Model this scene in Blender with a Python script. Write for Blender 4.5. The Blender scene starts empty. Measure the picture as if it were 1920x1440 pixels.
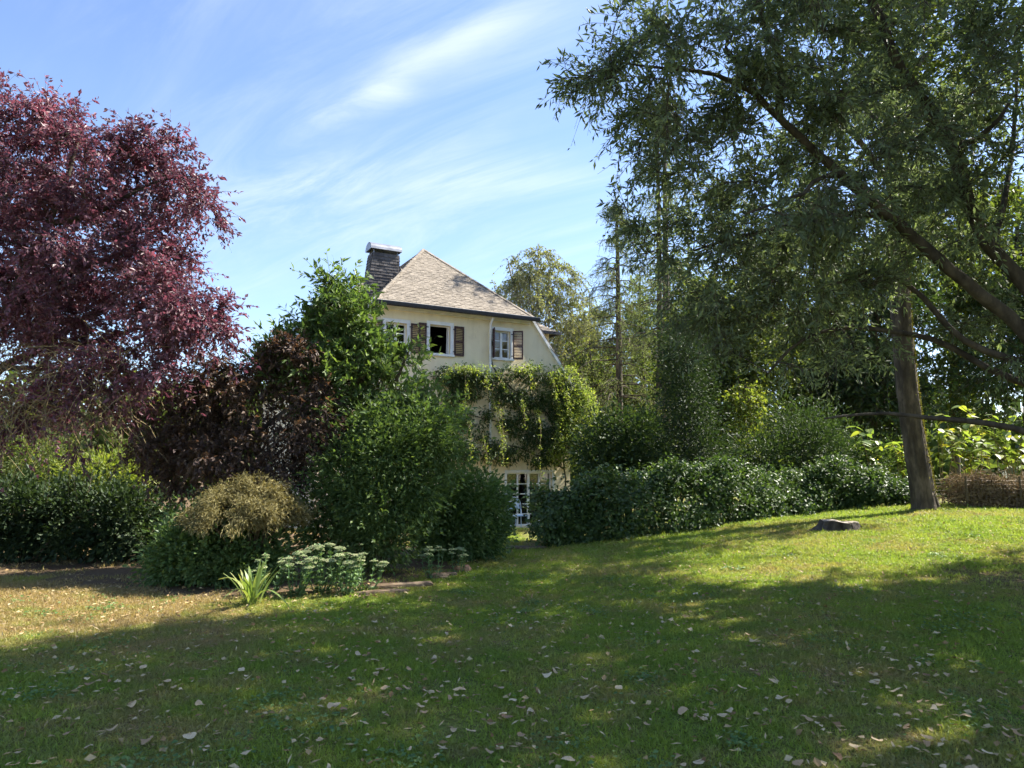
import bpy, math, random
import numpy as np
from mathutils import Vector, Matrix

random.seed(7)
RNG = np.random.default_rng(11)
S = bpy.context.scene
COL = S.collection

# ------------------------------------------------------------------ camera, sky, sun, exposure
F = 1330.0                                   # focal length in photograph pixels (1920 wide)
PITCH = math.atan(150.0 / F)
EYE = np.array([0.0, 0.0, 1.6])
cam_d = bpy.data.cameras.new("camera")
cam_d.sensor_width = 36.0
cam_d.lens = F / 1920.0 * 36.0
cam_d.clip_end = 2000.0
cam = bpy.data.objects.new("camera", cam_d)
COL.objects.link(cam)
cam.location = EYE
cam.rotation_euler = (math.pi / 2 + PITCH, 0, 0)
S.camera = cam

SUN_AZ, SUN_EL = math.radians(68), math.radians(46)      # azimuth to the right of straight ahead (+Y)
SUN = Vector((math.sin(SUN_AZ) * math.cos(SUN_EL), math.cos(SUN_AZ) * math.cos(SUN_EL), math.sin(SUN_EL)))
sun_d = bpy.data.lights.new("sun", 'SUN')
sun_d.energy = 5.0
sun_d.angle = math.radians(0.53)
sun_d.color = (1.0, 0.94, 0.84)
sun = bpy.data.objects.new("sun", sun_d)
COL.objects.link(sun)
sun.rotation_euler = SUN.to_track_quat('Z', 'Y').to_euler()

S.view_settings.view_transform = 'Standard'
S.view_settings.look = 'None'
S.view_settings.exposure = 1.8
S.view_settings.gamma = 1.0
S.render.engine = 'CYCLES'
S.cycles.use_denoising = True
S.cycles.use_adaptive_sampling = True
S.cycles.adaptive_threshold = 0.03
S.cycles.max_bounces = 6
S.cycles.diffuse_bounces = 3
S.cycles.glossy_bounces = 2
S.cycles.transmission_bounces = 4
S.cycles.transparent_max_bounces = 4


def ray(px, py):
    u, v = (px - 960.0) / F, (720.0 - py) / F
    c, s = math.cos(PITCH), math.sin(PITCH)
    return np.array([u, c - v * s, s + v * c])


def P(px, py, d):
    """World point on the sight line of a photograph pixel at distance d along +Y."""
    r = ray(px, py)
    return EYE + r * (d / r[1])


world = bpy.data.worlds.new("World")
S.world = world
world.use_nodes = True
wn, wl = world.node_tree.nodes, world.node_tree.links
wn.clear()


def N(tree, typ, **kw):
    n = tree.nodes.new(typ)
    for k, v in kw.items():
        if k.startswith("i_"):
            n.inputs[k[2:].replace("_", " ")].default_value = v
        else:
            setattr(n, k, v)
    return n


def mathn(tree, op, a, b=None, c=None, clamp=False):
    n = tree.nodes.new("ShaderNodeMath")
    n.operation = op
    n.use_clamp = clamp
    for i, v in enumerate((a, b, c)):
        if v is None:
            continue
        if isinstance(v, (int, float)):
            n.inputs[i].default_value = v
        else:
            tree.links.new(v, n.inputs[i])
    return n.outputs[0]


def build_sky():
    t = world.node_tree
    out = N(t, "ShaderNodeOutputWorld")
    bg = N(t, "ShaderNodeBackground")
    bg.inputs["Strength"].default_value = 0.088
    sky = N(t, "ShaderNodeTexSky", sky_type='NISHITA', sun_disc=False)
    sky.sun_elevation = SUN_EL
    sky.sun_rotation = SUN_AZ
    sky.air_density = 1.0
    sky.dust_density = 0.3
    sky.ozone_density = 3.2
    co = N(t, "ShaderNodeTexCoord")
    sep = N(t, "ShaderNodeSeparateXYZ")
    t.links.new(co.outputs["Generated"], sep.inputs[0])
    zz = mathn(t, 'MAXIMUM', mathn(t, 'ADD', sep.outputs[2], 0.08), 0.03)
    gx = mathn(t, 'DIVIDE', sep.outputs[0], zz)
    gy = mathn(t, 'DIVIDE', sep.outputs[1], zz)
    comb = N(t, "ShaderNodeCombineXYZ")
    t.links.new(gx, comb.inputs[0])
    t.links.new(gy, comb.inputs[1])

    def plane(px, py):
        r = ray(px, py)
        r = r / np.linalg.norm(r)
        return r[0] / (r[2] + .08), r[1] / (r[2] + .08)

    def noise(scale, rot, sx, sy, detail, rough, dist=0.0):
        mp = N(t, "ShaderNodeMapping", vector_type='TEXTURE')
        mp.inputs["Rotation"].default_value = (0, 0, rot)
        mp.inputs["Scale"].default_value = (1 / sx, 1 / sy, 1)
        t.links.new(comb.outputs[0], mp.inputs[0])
        n = N(t, "ShaderNodeTexNoise")
        n.inputs["Scale"].default_value = scale
        n.inputs["Detail"].default_value = detail
        n.inputs["Roughness"].default_value = rough
        n.inputs["Distortion"].default_value = dist
        t.links.new(mp.outputs[0], n.inputs["Vector"])
        return n.outputs[0]

    def ramp(v, a, b):
        r = N(t, "ShaderNodeMapRange", interpolation_type='SMOOTHSTEP')
        r.inputs[1].default_value = a
        r.inputs[2].default_value = b
        t.links.new(v, r.inputs[0])
        return r.outputs[0]

    # thin cirrus everywhere plus three longer streaks of it
    a0, b0 = plane(560, 250), plane(980, 20)
    ang = math.atan2(b0[1] - a0[1], b0[0] - a0[0])
    fib = noise(.9, ang, 1.0, 4.2, 9, .66, .9)
    broad = noise(.8, ang - .4, 1.0, 1.6, 5, .55, .3)
    veil = mathn(t, 'MULTIPLY', ramp(fib, .36, .74), ramp(broad, .34, .66))
    total = mathn(t, 'MULTIPLY', veil, .2)
    for (p, q, w, amp, soft) in (((575, 245), (985, 15), .055, .34, 1.0), ((470, 355), (1120, 322), .13, .26, 1.0),
                                 ((600, 235), (780, 175), .06, .26, .4), ((520, 430), (1080, 440), .35, .16, 1.0),
                                 ((900, 20), (1060, 90), .22, .10, .5)):
        A, B = plane(*p), plane(*q)
        dx, dy = B[0] - A[0], B[1] - A[1]
        ln = math.hypot(dx, dy)
        dx, dy = dx / ln, dy / ln
        rx = mathn(t, 'SUBTRACT', gx, A[0])
        ry = mathn(t, 'SUBTRACT', gy, A[1])
        al = mathn(t, 'DIVIDE', mathn(t, 'ADD', mathn(t, 'MULTIPLY', rx, dx), mathn(t, 'MULTIPLY', ry, dy)), ln)
        ac = mathn(t, 'ADD', mathn(t, 'MULTIPLY', rx, -dy), mathn(t, 'MULTIPLY', ry, dx))
        wob = mathn(t, 'MULTIPLY', mathn(t, 'SUBTRACT', broad, .5), w * 3.2)
        ac = mathn(t, 'DIVIDE', mathn(t, 'ADD', ac, wob), w)
        g = mathn(t, 'POWER', 2.718, mathn(t, 'MULTIPLY', mathn(t, 'MULTIPLY', ac, ac), -1.0))
        e = mathn(t, 'MULTIPLY', ramp(al, -.35 * soft, .2), mathn(t, 'SUBTRACT', 1.0, ramp(al, .8, 1.0 + .4 * soft)))
        st = mathn(t, 'MULTIPLY', mathn(t, 'MULTIPLY', g, e), ramp(fib, .28, .70))
        total = mathn(t, 'ADD', total, mathn(t, 'MULTIPLY', st, amp))
    low = mathn(t, 'MULTIPLY', mathn(t, 'SUBTRACT', 1.0, ramp(sep.outputs[2], .0, .7)), .08)
    total = mathn(t, 'ADD', total, low, clamp=True)
    mix = N(t, "ShaderNodeMixRGB")
    mix.inputs[2].default_value = (4.2, 4.5, 5.0, 1)
    t.links.new(total, mix.inputs[0])
    tint = N(t, "ShaderNodeMixRGB", blend_type='MULTIPLY')
    tint.inputs[0].default_value = 1
    tint.inputs[2].default_value = (.95, .93, .99, 1)
    t.links.new(sky.outputs[0], tint.inputs[1])
    t.links.new(tint.outputs[0], mix.inputs[1])
    t.links.new(mix.outputs[0], bg.inputs[0])
    t.links.new(bg.outputs[0], out.inputs[0])


build_sky()


# ------------------------------------------------------------------ materials
def new_mat(name):
    m = bpy.data.materials.new(name)
    m.use_nodes = True
    m.node_tree.nodes.clear()
    return m, m.node_tree


def leaf_mat(name, cols, trans=.38, rough=.45, spec=.4, glow=(1.5, 1.55, .7)):
    m, t = new_mat(name)
    out = N(t, "ShaderNodeOutputMaterial")
    at = N(t, "ShaderNodeAttribute", attribute_name="rnd")
    cr = N(t, "ShaderNodeValToRGB")
    el = cr.color_ramp.elements
    for i, c in enumerate(cols):
        pos = i / (len(cols) - 1)
        e = el[i] if i < 2 else el.new(pos)
        e.position = pos
        e.color = (*c, 1)
    el = cr.color_ramp.elements
    for i, e in enumerate(sorted(el, key=lambda q: q.position)):
        e.color = (*cols[i], 1)
    t.links.new(at.outputs["Fac"], cr.inputs[0])
    pb = N(t, "ShaderNodeBsdfPrincipled")
    pb.inputs["Roughness"].default_value = rough
    pb.inputs["Specular IOR Level"].default_value = spec
    t.links.new(cr.outputs[0], pb.inputs["Base Color"])
    tr = N(t, "ShaderNodeBsdfTranslucent")
    mu = N(t, "ShaderNodeMixRGB", blend_type='MULTIPLY')
    mu.inputs[0].default_value = 1
    mu.inputs[2].default_value = (*glow, 1)
    t.links.new(cr.outputs[0], mu.inputs[1])
    t.links.new(mu.outputs[0], tr.inputs[0])
    mx = N(t, "ShaderNodeMixShader")
    mx.inputs[0].default_value = trans
    t.links.new(pb.outputs[0], mx.inputs[1])
    t.links.new(tr.outputs[0], mx.inputs[2])
    t.links.new(mx.outputs[0], out.inputs[0])
    return m


def noise_mat(name, c1, c2, scale=4.0, rough=.9, bump=.3, bscale=None, c3=None, stretch=(1, 1, 1), lo=.35, hi=.65, spec=.2, detail=6,
              metal=0.0, coord="Object"):
    m, t = new_mat(name)
    out = N(t, "ShaderNodeOutputMaterial")
    pb = N(t, "ShaderNodeBsdfPrincipled")
    pb.inputs["Roughness"].default_value = rough
    pb.inputs["Specular IOR Level"].default_value = spec
    pb.inputs["Metallic"].default_value = metal
    co = N(t, "ShaderNodeTexCoord")
    mp = N(t, "ShaderNodeMapping")
    mp.inputs["Scale"].default_value = stretch
    t.links.new(co.outputs[coord], mp.inputs[0])
    n1 = N(t, "ShaderNodeTexNoise")
    n1.inputs["Scale"].default_value = scale
    n1.inputs["Detail"].default_value = detail
    n1.inputs["Roughness"].default_value = .6
    t.links.new(mp.outputs[0], n1.inputs["Vector"])
    cr = N(t, "ShaderNodeValToRGB")
    e = cr.color_ramp.elements
    e[0].position, e[1].position = lo, hi
    e[0].color, e[1].color = (*c1, 1), (*c2, 1)
    if c3:
        x = e.new((lo + hi) / 2)
        x.color = (*c3, 1)
    t.links.new(n1.outputs[0], cr.inputs[0])
    t.links.new(cr.outputs[0], pb.inputs["Base Color"])
    n2 = N(t, "ShaderNodeTexNoise")
    n2.inputs["Scale"].default_value = bscale or scale * 5
    n2.inputs["Detail"].default_value = 5
    t.links.new(mp.outputs[0], n2.inputs["Vector"])
    bp = N(t, "ShaderNodeBump")
    bp.inputs["Strength"].default_value = bump
    bp.inputs["Distance"].default_value = .02
    t.links.new(n2.outputs[0], bp.inputs["Height"])
    t.links.new(bp.outputs[0], pb.inputs["Normal"])
    t.links.new(pb.outputs[0], out.inputs[0])
    return m


def plaster_mat():
    """Old painted plaster: blotches, run-off streaks and fine grain."""
    m, t = new_mat('plaster')
    out = N(t, "ShaderNodeOutputMaterial")
    pb = N(t, "ShaderNodeBsdfPrincipled")
    pb.inputs["Roughness"].default_value = .95
    pb.inputs["Specular IOR Level"].default_value = .15
    co = N(t, "ShaderNodeTexCoord")

    def nz(sc, stretch, det):
        mp = N(t, "ShaderNodeMapping")
        mp.inputs["Scale"].default_value = stretch
        t.links.new(co.outputs["Object"], mp.inputs[0])
        n = N(t, "ShaderNodeTexNoise")
        n.inputs["Scale"].default_value = sc
        n.inputs["Detail"].default_value = det
        n.inputs["Roughness"].default_value = .65
        t.links.new(mp.outputs[0], n.inputs["Vector"])
        return n.outputs[0]

    v = mathn(t, 'ADD', mathn(t, 'MULTIPLY', nz(.9, (1, 1, 1), 7), .55), mathn(t, 'MULTIPLY', nz(3.0, (1, 1, .10), 5), .45))
    cr = N(t, "ShaderNodeValToRGB")
    e = cr.color_ramp.elements
    e[0].position, e[1].position = .30, .56
    e[0].color, e[1].color = (.52, .43, .28, 1), (.85, .735, .50, 1)
    q = e.new(.44)
    q.color = (.78, .665, .445, 1)
    t.links.new(v, cr.inputs[0])
    t.links.new(cr.outputs[0], pb.inputs["Base Color"])
    bp = N(t, "ShaderNodeBump")
    bp.inputs["Strength"].default_value = .35
    bp.inputs["Distance"].default_value = .02
    t.links.new(nz(40, (1, 1, 1), 4), bp.inputs["Height"])
    t.links.new(bp.outputs[0], pb.inputs["Normal"])
    t.links.new(pb.outputs[0], out.inputs[0])
    return m


def attr_mat(name, cols, rough=.85, spec=.2, bump=0):
    """Opaque material whose colour runs along a ramp by the per-piece attribute rnd, mottled with noise."""
    m, t = new_mat(name)
    out = N(t, "ShaderNodeOutputMaterial")
    pb = N(t, "ShaderNodeBsdfPrincipled")
    pb.inputs["Roughness"].default_value = rough
    pb.inputs["Specular IOR Level"].default_value = spec
    at = N(t, "ShaderNodeAttribute", attribute_name="rnd")
    co = N(t, "ShaderNodeTexCoord")
    nz = N(t, "ShaderNodeTexNoise")
    nz.inputs["Scale"].default_value = 1.6
    nz.inputs["Detail"].default_value = 6
    t.links.new(co.outputs["Object"], nz.inputs["Vector"])
    f = mathn(t, 'ADD', mathn(t, 'MULTIPLY', at.outputs["Fac"], .6), mathn(t, 'MULTIPLY', nz.outputs[0], .4))
    cr = N(t, "ShaderNodeValToRGB")
    e = cr.color_ramp.elements
    e[0].position, e[1].position = .15, .8
    e[0].color, e[1].color = (*cols[0], 1), (*cols[-1], 1)
    if len(cols) == 3:
        q = e.new(.48)
        q.color = (*cols[1], 1)
    t.links.new(f, cr.inputs[0])
    t.links.new(cr.outputs[0], pb.inputs["Base Color"])
    t.links.new(pb.outputs[0], out.inputs[0])
    return m


M = {}
M['plaster'] = plaster_mat()
M['white_paint'] = noise_mat('white_paint', (.70, .70, .68), (.84, .83, .80), 3, .6, .1, 30)
M['shutter'] = noise_mat('shutter_paint', (.055, .032, .032), (.105, .062, .058), 5, .75, .3, 40)
M['gutter'] = noise_mat('gutter_metal', (.018, .018, .024), (.04, .04, .046), 4, .5, .1, 30, spec=.4)
M['zinc'] = noise_mat('zinc_sheet', (.22, .23, .25), (.34, .35, .37), 3, .45, .08, 30, metal=.75)
M['slate'] = attr_mat('roof_slate', ((.175, .150, .118), (.215, .185, .148), (.265, .228, .182)))
M['chimney_slate'] = attr_mat('chimney_slate', ((.055, .050, .050), (.085, .077, .075), (.135, .122, .116)), .7)
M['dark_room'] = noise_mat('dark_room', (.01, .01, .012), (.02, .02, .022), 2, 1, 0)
M['curtain'] = noise_mat('tan_curtain', (.50, .34, .20), (.62, .45, .29), 2, .9, .2, 20)
M['yellow_paint'] = noise_mat('yellow_paint', (.62, .48, .16), (.7, .56, .24), 4, .5, .1)
M['bark'] = noise_mat('grey_bark', (.035, .03, .022), (.12, .10, .075), 6, .95, .9, 14, stretch=(1, 1, .25))
M['bark_dark'] = noise_mat('dark_bark', (.03, .025, .019), (.09, .075, .055), 7, .95, .8, 16, stretch=(1, 1, .4))
M['bark_moss'] = noise_mat('mossy_bark', (.045, .036, .026), (.15, .12, .085), 7, .95, 1.0, 22, c3=(.075, .06, .042), stretch=(1, 1, .3))
M['moss'] = leaf_mat('moss', ((.16, .15, .03), (.30, .27, .06)), .1, .9, .1)
M['twig'] = noise_mat('twig_bark', (.05, .038, .022), (.13, .10, .06), 9, .9, .2)
M['tan_twig'] = noise_mat('tan_twig', (.16, .12, .06), (.30, .24, .13), 9, .9, .2)
M['birch_bark'] = noise_mat('birch_bark', (.16, .15, .13), (.42, .40, .36), 5, .8, .2, stretch=(1, 1, 3))
M['stone'] = noise_mat('garden_stone', (.085, .058, .036), (.21, .155, .10), 5, .95, .6, 22)
M['terracotta'] = noise_mat('red_stone', (.22, .11, .06), (.42, .25, .16), 5, .9, .5, 20)
M['wood_cut'] = noise_mat('weathered_cut_wood', (.17, .14, .11), (.40, .35, .28), 9, .9, .5, 30)
M['stump_bark'] = noise_mat('stump_bark', (.022, .018, .014), (.11, .09, .07), 6, .95, .9, 12, stretch=(1, 1, .3))
M['wire'] = noise_mat('rusty_wire', (.12, .09, .07), (.2, .17, .14), 8, .6, .1, metal=.5)
M['chair_blue'] = noise_mat('pale_blue_paint', (.42, .55, .66), (.55, .66, .75), 6, .5, .1)

GLASS, _t = new_mat('window_glass')
_o = N(_t, "ShaderNodeOutputMaterial")
_g = N(_t, "ShaderNodeBsdfGlossy")
_g.inputs["Roughness"].default_value = .03
_tr = N(_t, "ShaderNodeBsdfTransparent")
_tr.inputs[0].default_value = (.86, .88, .87, 1)
_f = N(_t, "ShaderNodeFresnel")
_f.inputs[0].default_value = 1.6
_m = N(_t, "ShaderNodeMixShader")
_t.links.new(_f.outputs[0], _m.inputs[0])
_t.links.new(_tr.outputs[0], _m.inputs[1])
_t.links.new(_g.outputs[0], _m.inputs[2])
_t.links.new(_m.outputs[0], _o.inputs[0])
M['glass'] = GLASS

M['l_willow'] = leaf_mat('willow_leaf', ((.068, .092, .058), (.112, .146, .082), (.185, .23, .10)), .38, .55, .3, (1.4, 1.45, .8))
M['l_plum'] = leaf_mat('plum_leaf', ((.066, .040, .053), (.132, .064, .083), (.26, .12, .143)), .38, .45, .4, (1.45, .85, .98))
M['l_maple'] = leaf_mat('bronze_maple_leaf', ((.045, .033, .032), (.090, .062, .050), (.18, .125, .075)), .3, .55, .25, (1.4, 1.0, .6))
M['l_gold'] = leaf_mat('gold_maple_leaf', ((.125, .110, .045), (.215, .188, .078), (.32, .275, .120)), .3, .6, .2, (1.2, 1.1, .6))
M['l_tree'] = leaf_mat('broad_green_leaf', ((.055, .098, .032), (.095, .150, .044), (.16, .22, .060)), .38, .5, .35)
M['l_bush'] = leaf_mat('bush_leaf', ((.044, .080, .027), (.080, .128, .038), (.14, .195, .054)), .34, .52, .3)
M['l_hedge'] = leaf_mat('hedge_leaf', ((0.049, 0.092, 0.030), (0.078, 0.135, 0.041), (0.135, 0.196, 0.054)), .28, .5, .35)
M['l_ivy'] = leaf_mat('ivy_leaf', ((.026, .052, .016), (.052, .092, .024), (.12, .175, .045)), .32, .48, .35)
M['l_wist'] = leaf_mat('wisteria_leaf', ((.030, .052, .022), (.058, .090, .030), (.115, .155, .042)), .36, .5, .3)
M['l_shoot_sunlit'] = leaf_mat('wisteria_sunlit_shoot_leaf', ((.15, .21, .045), (.25, .32, .06), (.38, .40, .09)), .45, .5, .3)  # pale shoots, and the corner mass with sunlight put into its colour
M['l_sun'] = leaf_mat('yellow_green_leaf', ((.10, .14, .028), (.16, .20, .036), (.24, .25, .045)), .45, .5, .3)
M['l_birch'] = leaf_mat('birch_leaf', ((.125, .145, .068), (.185, .195, .090), (.25, .235, .115)), .45, .55, .25)
M['l_larch'] = leaf_mat('larch_needle', ((0.112, 0.150, 0.069), (0.163, 0.206, 0.088), (0.237, 0.263, 0.106)), .42, .6, .2)
M['l_wood'] = leaf_mat('woodland_leaf', ((.045, .068, .022), (.080, .112, .030), (.20, .22, .045)), .42, .55, .25)
M['l_dark'] = leaf_mat('dark_evergreen_leaf', ((.020, .040, .016), (.038, .066, .022), (.075, .11, .032)), .28, .55, .25)
M['l_weed'] = leaf_mat('weed_leaf', ((.07, .14, .04), (.11, .19, .055), (.16, .24, .07)), .3, .5, .3)
M['l_dark_shaded'] = leaf_mat('shaded_evergreen_leaf', ((.014, .028, .012), (.026, .046, .018), (.060, .090, .028)), .25, .55, .25)  # darker copy of the evergreen leaf, shade put into its colour
M['l_knot'] = leaf_mat('knotweed_leaf', ((.12, .18, .045), (.20, .25, .055), (.40, .34, .05)), .45, .4, .5)
M['l_dead'] = leaf_mat('dead_leaf', ((.10, .07, .04), (.19, .14, .085), (.29, .225, .14)), .2, .8, .15, (1, .9, .7))
M['l_sedum'] = leaf_mat('sedum_leaf', ((.075, .14, .055), (.11, .19, .075), (.16, .24, .085)), .25, .45, .4)
M['l_iris'] = leaf_mat('iris_leaf', ((.14, .21, .06), (.19, .26, .075), (.28, .29, .10)), .35, .45, .4)
M['flower'] = leaf_mat('sedum_flower', ((.17, .22, .10), (.26, .31, .14), (.36, .35, .20)), .2, .8, .1, (1, 1, .8))
M['l_fallen'] = leaf_mat('fallen_leaf_bits', ((.20, .12, .05), (.38, .27, .13), (.52, .42, .24)), .15, .75, .15, (1, .9, .7))


def fallen_mat():
    m, t = new_mat('fallen_leaf')
    out = N(t, "ShaderNodeOutputMaterial")
    oi = N(t, "ShaderNodeObjectInfo")
    cr = N(t, "ShaderNodeValToRGB")
    e = cr.color_ramp.elements
    e[0].position, e[1].position = 0, 1
    e[0].color, e[1].color = (.28, .15, .06, 1), (.66, .53, .31, 1)
    q = e.new(.35)
    q.color = (.52, .37, .19, 1)
    t.links.new(oi.outputs["Random"], cr.inputs[0])
    nz = N(t, "ShaderNodeTexNoise")
    nz.inputs["Scale"].default_value = 40
    co = N(t, "ShaderNodeTexCoord")
    t.links.new(co.outputs["Object"], nz.inputs["Vector"])
    mx = N(t, "ShaderNodeMixRGB", blend_type='MULTIPLY')
    mx.inputs[0].default_value = .7
    r2 = N(t, "ShaderNodeValToRGB")
    r2.color_ramp.elements[0].position, r2.color_ramp.elements[1].position = .35, .6
    r2.color_ramp.elements[0].color = (.6, .5, .42, 1)
    t.links.new(nz.outputs[0], r2.inputs[0])
    t.links.new(cr.outputs[0], mx.inputs[1])
    t.links.new(r2.outputs[0], mx.inputs[2])
    pb = N(t, "ShaderNodeBsdfPrincipled")
    pb.inputs["Roughness"].default_value = .65
    t.links.new(mx.outputs[0], pb.inputs["Base Color"])
    t.links.new(pb.outputs[0], out.inputs[0])
    return m


M['fallen'] = fallen_mat()


def lawn_colour(t, green, green2, dry, soil=None):
    """Colour of the lawn by place: greener and drier patches, bare soil under the willow and along the beds."""
    ge = N(t, "ShaderNodeNewGeometry")
    sx = N(t, "ShaderNodeSeparateXYZ")
    t.links.new(ge.outputs["Position"], sx.inputs[0])

    def nz(sc, det):
        n = N(t, "ShaderNodeTexNoise")
        n.inputs["Scale"].default_value = sc
        n.inputs["Detail"].default_value = det
        n.inputs["Roughness"].default_value = .65
        t.links.new(ge.outputs["Position"], n.inputs["Vector"])
        return n.outputs[0]

    a, b = nz(.55, 5), nz(3.2, 4)
    v = mathn(t, 'ADD', mathn(t, 'MULTIPLY', a, .65), mathn(t, 'MULTIPLY', b, .35))
    # the grass is dried out towards the left hand beds
    l = mathn(t, 'MULTIPLY', mathn(t, 'SUBTRACT', -1.9, sx.outputs[0]), .13)
    l2 = mathn(t, 'MULTIPLY', mathn(t, 'SUBTRACT', sx.outputs[1], 5.6), .28, clamp=True)
    l = mathn(t, 'MULTIPLY', mathn(t, 'MAXIMUM', l, 0.0), l2)
    v = mathn(t, 'ADD', v, mathn(t, 'MINIMUM', l, .17))
    r = N(t, "ShaderNodeMapRange")
    r.inputs[1].default_value, r.inputs[2].default_value = .47, .66
    t.links.new(v, r.inputs[0])
    g = N(t, "ShaderNodeMixRGB")
    g.inputs[1].default_value, g.inputs[2].default_value = (*green, 1), (*green2, 1)
    r2 = N(t, "ShaderNodeMapRange")
    r2.inputs[1].default_value, r2.inputs[2].default_value = .35, .65
    t.links.new(nz(1.4, 3), r2.inputs[0])
    t.links.new(r2.outputs[0], g.inputs[0])
    m = N(t, "ShaderNodeMixRGB")
    m.inputs[2].default_value = (*dry, 1)
    t.links.new(r.outputs[0], m.inputs[0])
    t.links.new(g.outputs[0], m.inputs[1])
    return m.outputs[0]


def grass_mat():
    m, t = new_mat('lawn_grass')
    out = N(t, "ShaderNodeOutputMaterial")
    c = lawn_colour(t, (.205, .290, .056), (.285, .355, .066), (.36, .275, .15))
    at = N(t, "ShaderNodeAttribute", attribute_name="rnd")
    cr = N(t, "ShaderNodeValToRGB")
    cr.color_ramp.elements[0].color = (.65, .68, .6, 1)
    cr.color_ramp.elements[1].color = (1.0, 1.0, 1.0, 1)
    e = cr.color_ramp.elements.new(.93)
    e.color = (1.0, .98, .9, 1)
    t.links.new(at.outputs["Fac"], cr.inputs[0])
    mu = N(t, "ShaderNodeMixRGB", blend_type='MULTIPLY')
    mu.inputs[0].default_value = 1
    t.links.new(c, mu.inputs[1])
    t.links.new(cr.outputs[0], mu.inputs[2])
    pb = N(t, "ShaderNodeBsdfPrincipled")
    pb.inputs["Roughness"].default_value = .55
    pb.inputs["Specular IOR Level"].default_value = .25
    t.links.new(mu.outputs[0], pb.inputs["Base Color"])
    tr = N(t, "ShaderNodeBsdfTranslucent")
    g2 = N(t, "ShaderNodeMixRGB", blend_type='MULTIPLY')
    g2.inputs[0].default_value = 1
    g2.inputs[2].default_value = (1.6, 1.6, .8, 1)
    t.links.new(mu.outputs[0], g2.inputs[1])
    t.links.new(g2.outputs[0], tr.inputs[0])
    mx = N(t, "ShaderNodeMixShader")
    mx.inputs[0].default_value = .4
    t.links.new(pb.outputs[0], mx.inputs[1])
    t.links.new(tr.outputs[0], mx.inputs[2])
    t.links.new(mx.outputs[0], out.inputs[0])
    return m


def ground_mat():
    m, t = new_mat('ground')
    out = N(t, "ShaderNodeOutputMaterial")
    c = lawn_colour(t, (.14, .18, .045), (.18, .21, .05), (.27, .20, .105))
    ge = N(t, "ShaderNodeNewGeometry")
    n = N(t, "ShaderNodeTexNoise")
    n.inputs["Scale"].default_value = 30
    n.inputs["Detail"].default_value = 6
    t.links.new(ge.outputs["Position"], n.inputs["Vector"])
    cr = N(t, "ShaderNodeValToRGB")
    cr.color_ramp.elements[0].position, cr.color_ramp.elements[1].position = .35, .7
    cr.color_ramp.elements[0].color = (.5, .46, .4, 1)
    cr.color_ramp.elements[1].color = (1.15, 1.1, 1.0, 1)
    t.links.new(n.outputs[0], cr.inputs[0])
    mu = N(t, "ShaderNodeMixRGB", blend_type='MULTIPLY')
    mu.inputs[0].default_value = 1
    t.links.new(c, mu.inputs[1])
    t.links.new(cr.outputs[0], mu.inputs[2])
    # bare earth patches (attribute painted on the sheet where nothing grows)
    at = N(t, "ShaderNodeAttribute", attribute_name="bare")
    so = N(t, "ShaderNodeMixRGB")
    so.inputs[1].default_value, so.inputs[2].default_value = (.075, .052, .030, 1), (.17, .12, .07, 1)
    t.links.new(n.outputs[0], so.inputs[0])
    mx = N(t, "ShaderNodeMixRGB")
    t.links.new(at.outputs["Fac"], mx.inputs[0])
    t.links.new(mu.outputs[0], mx.inputs[1])
    t.links.new(so.outputs[0], mx.inputs[2])
    pb = N(t, "ShaderNodeBsdfPrincipled")
    pb.inputs["Roughness"].default_value = 1
    pb.inputs["Specular IOR Level"].default_value = .1
    bp = N(t, "ShaderNodeBump")
    bp.inputs["Strength"].default_value = .8
    bp.inputs["Distance"].default_value = .03
    t.links.new(n.outputs[0], bp.inputs["Height"])
    t.links.new(bp.outputs[0], pb.inputs["Normal"])
    t.links.new(mx.outputs[0], pb.inputs["Base Color"])
    t.links.new(pb.outputs[0], out.inputs[0])
    return m


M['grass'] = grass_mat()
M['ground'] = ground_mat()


# ------------------------------------------------------------------ mesh helpers
def link(name, data, parent=None, loc=None, rot=None):
    o = bpy.data.objects.new(name, data)
    COL.objects.link(o)
    if parent is not None:
        o.parent = parent
    if loc is not None:
        o.location = loc
    if rot is not None:
        o.rotation_euler = rot
    return o


def tag(o, label=None, cat=None, group=None, kind=None):
    if label:
        o["label"] = label
    if cat:
        o["category"] = cat
    if group:
        o["group"] = group
    if kind:
        o["kind"] = kind
    return o


def thing(name, label, cat, loc=(0, 0, 0), rz=0.0, group=None):
    o = link(name, None, None, loc, (0, 0, rz))
    o.empty_display_size = .2
    return tag(o, label, cat, group)


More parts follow.
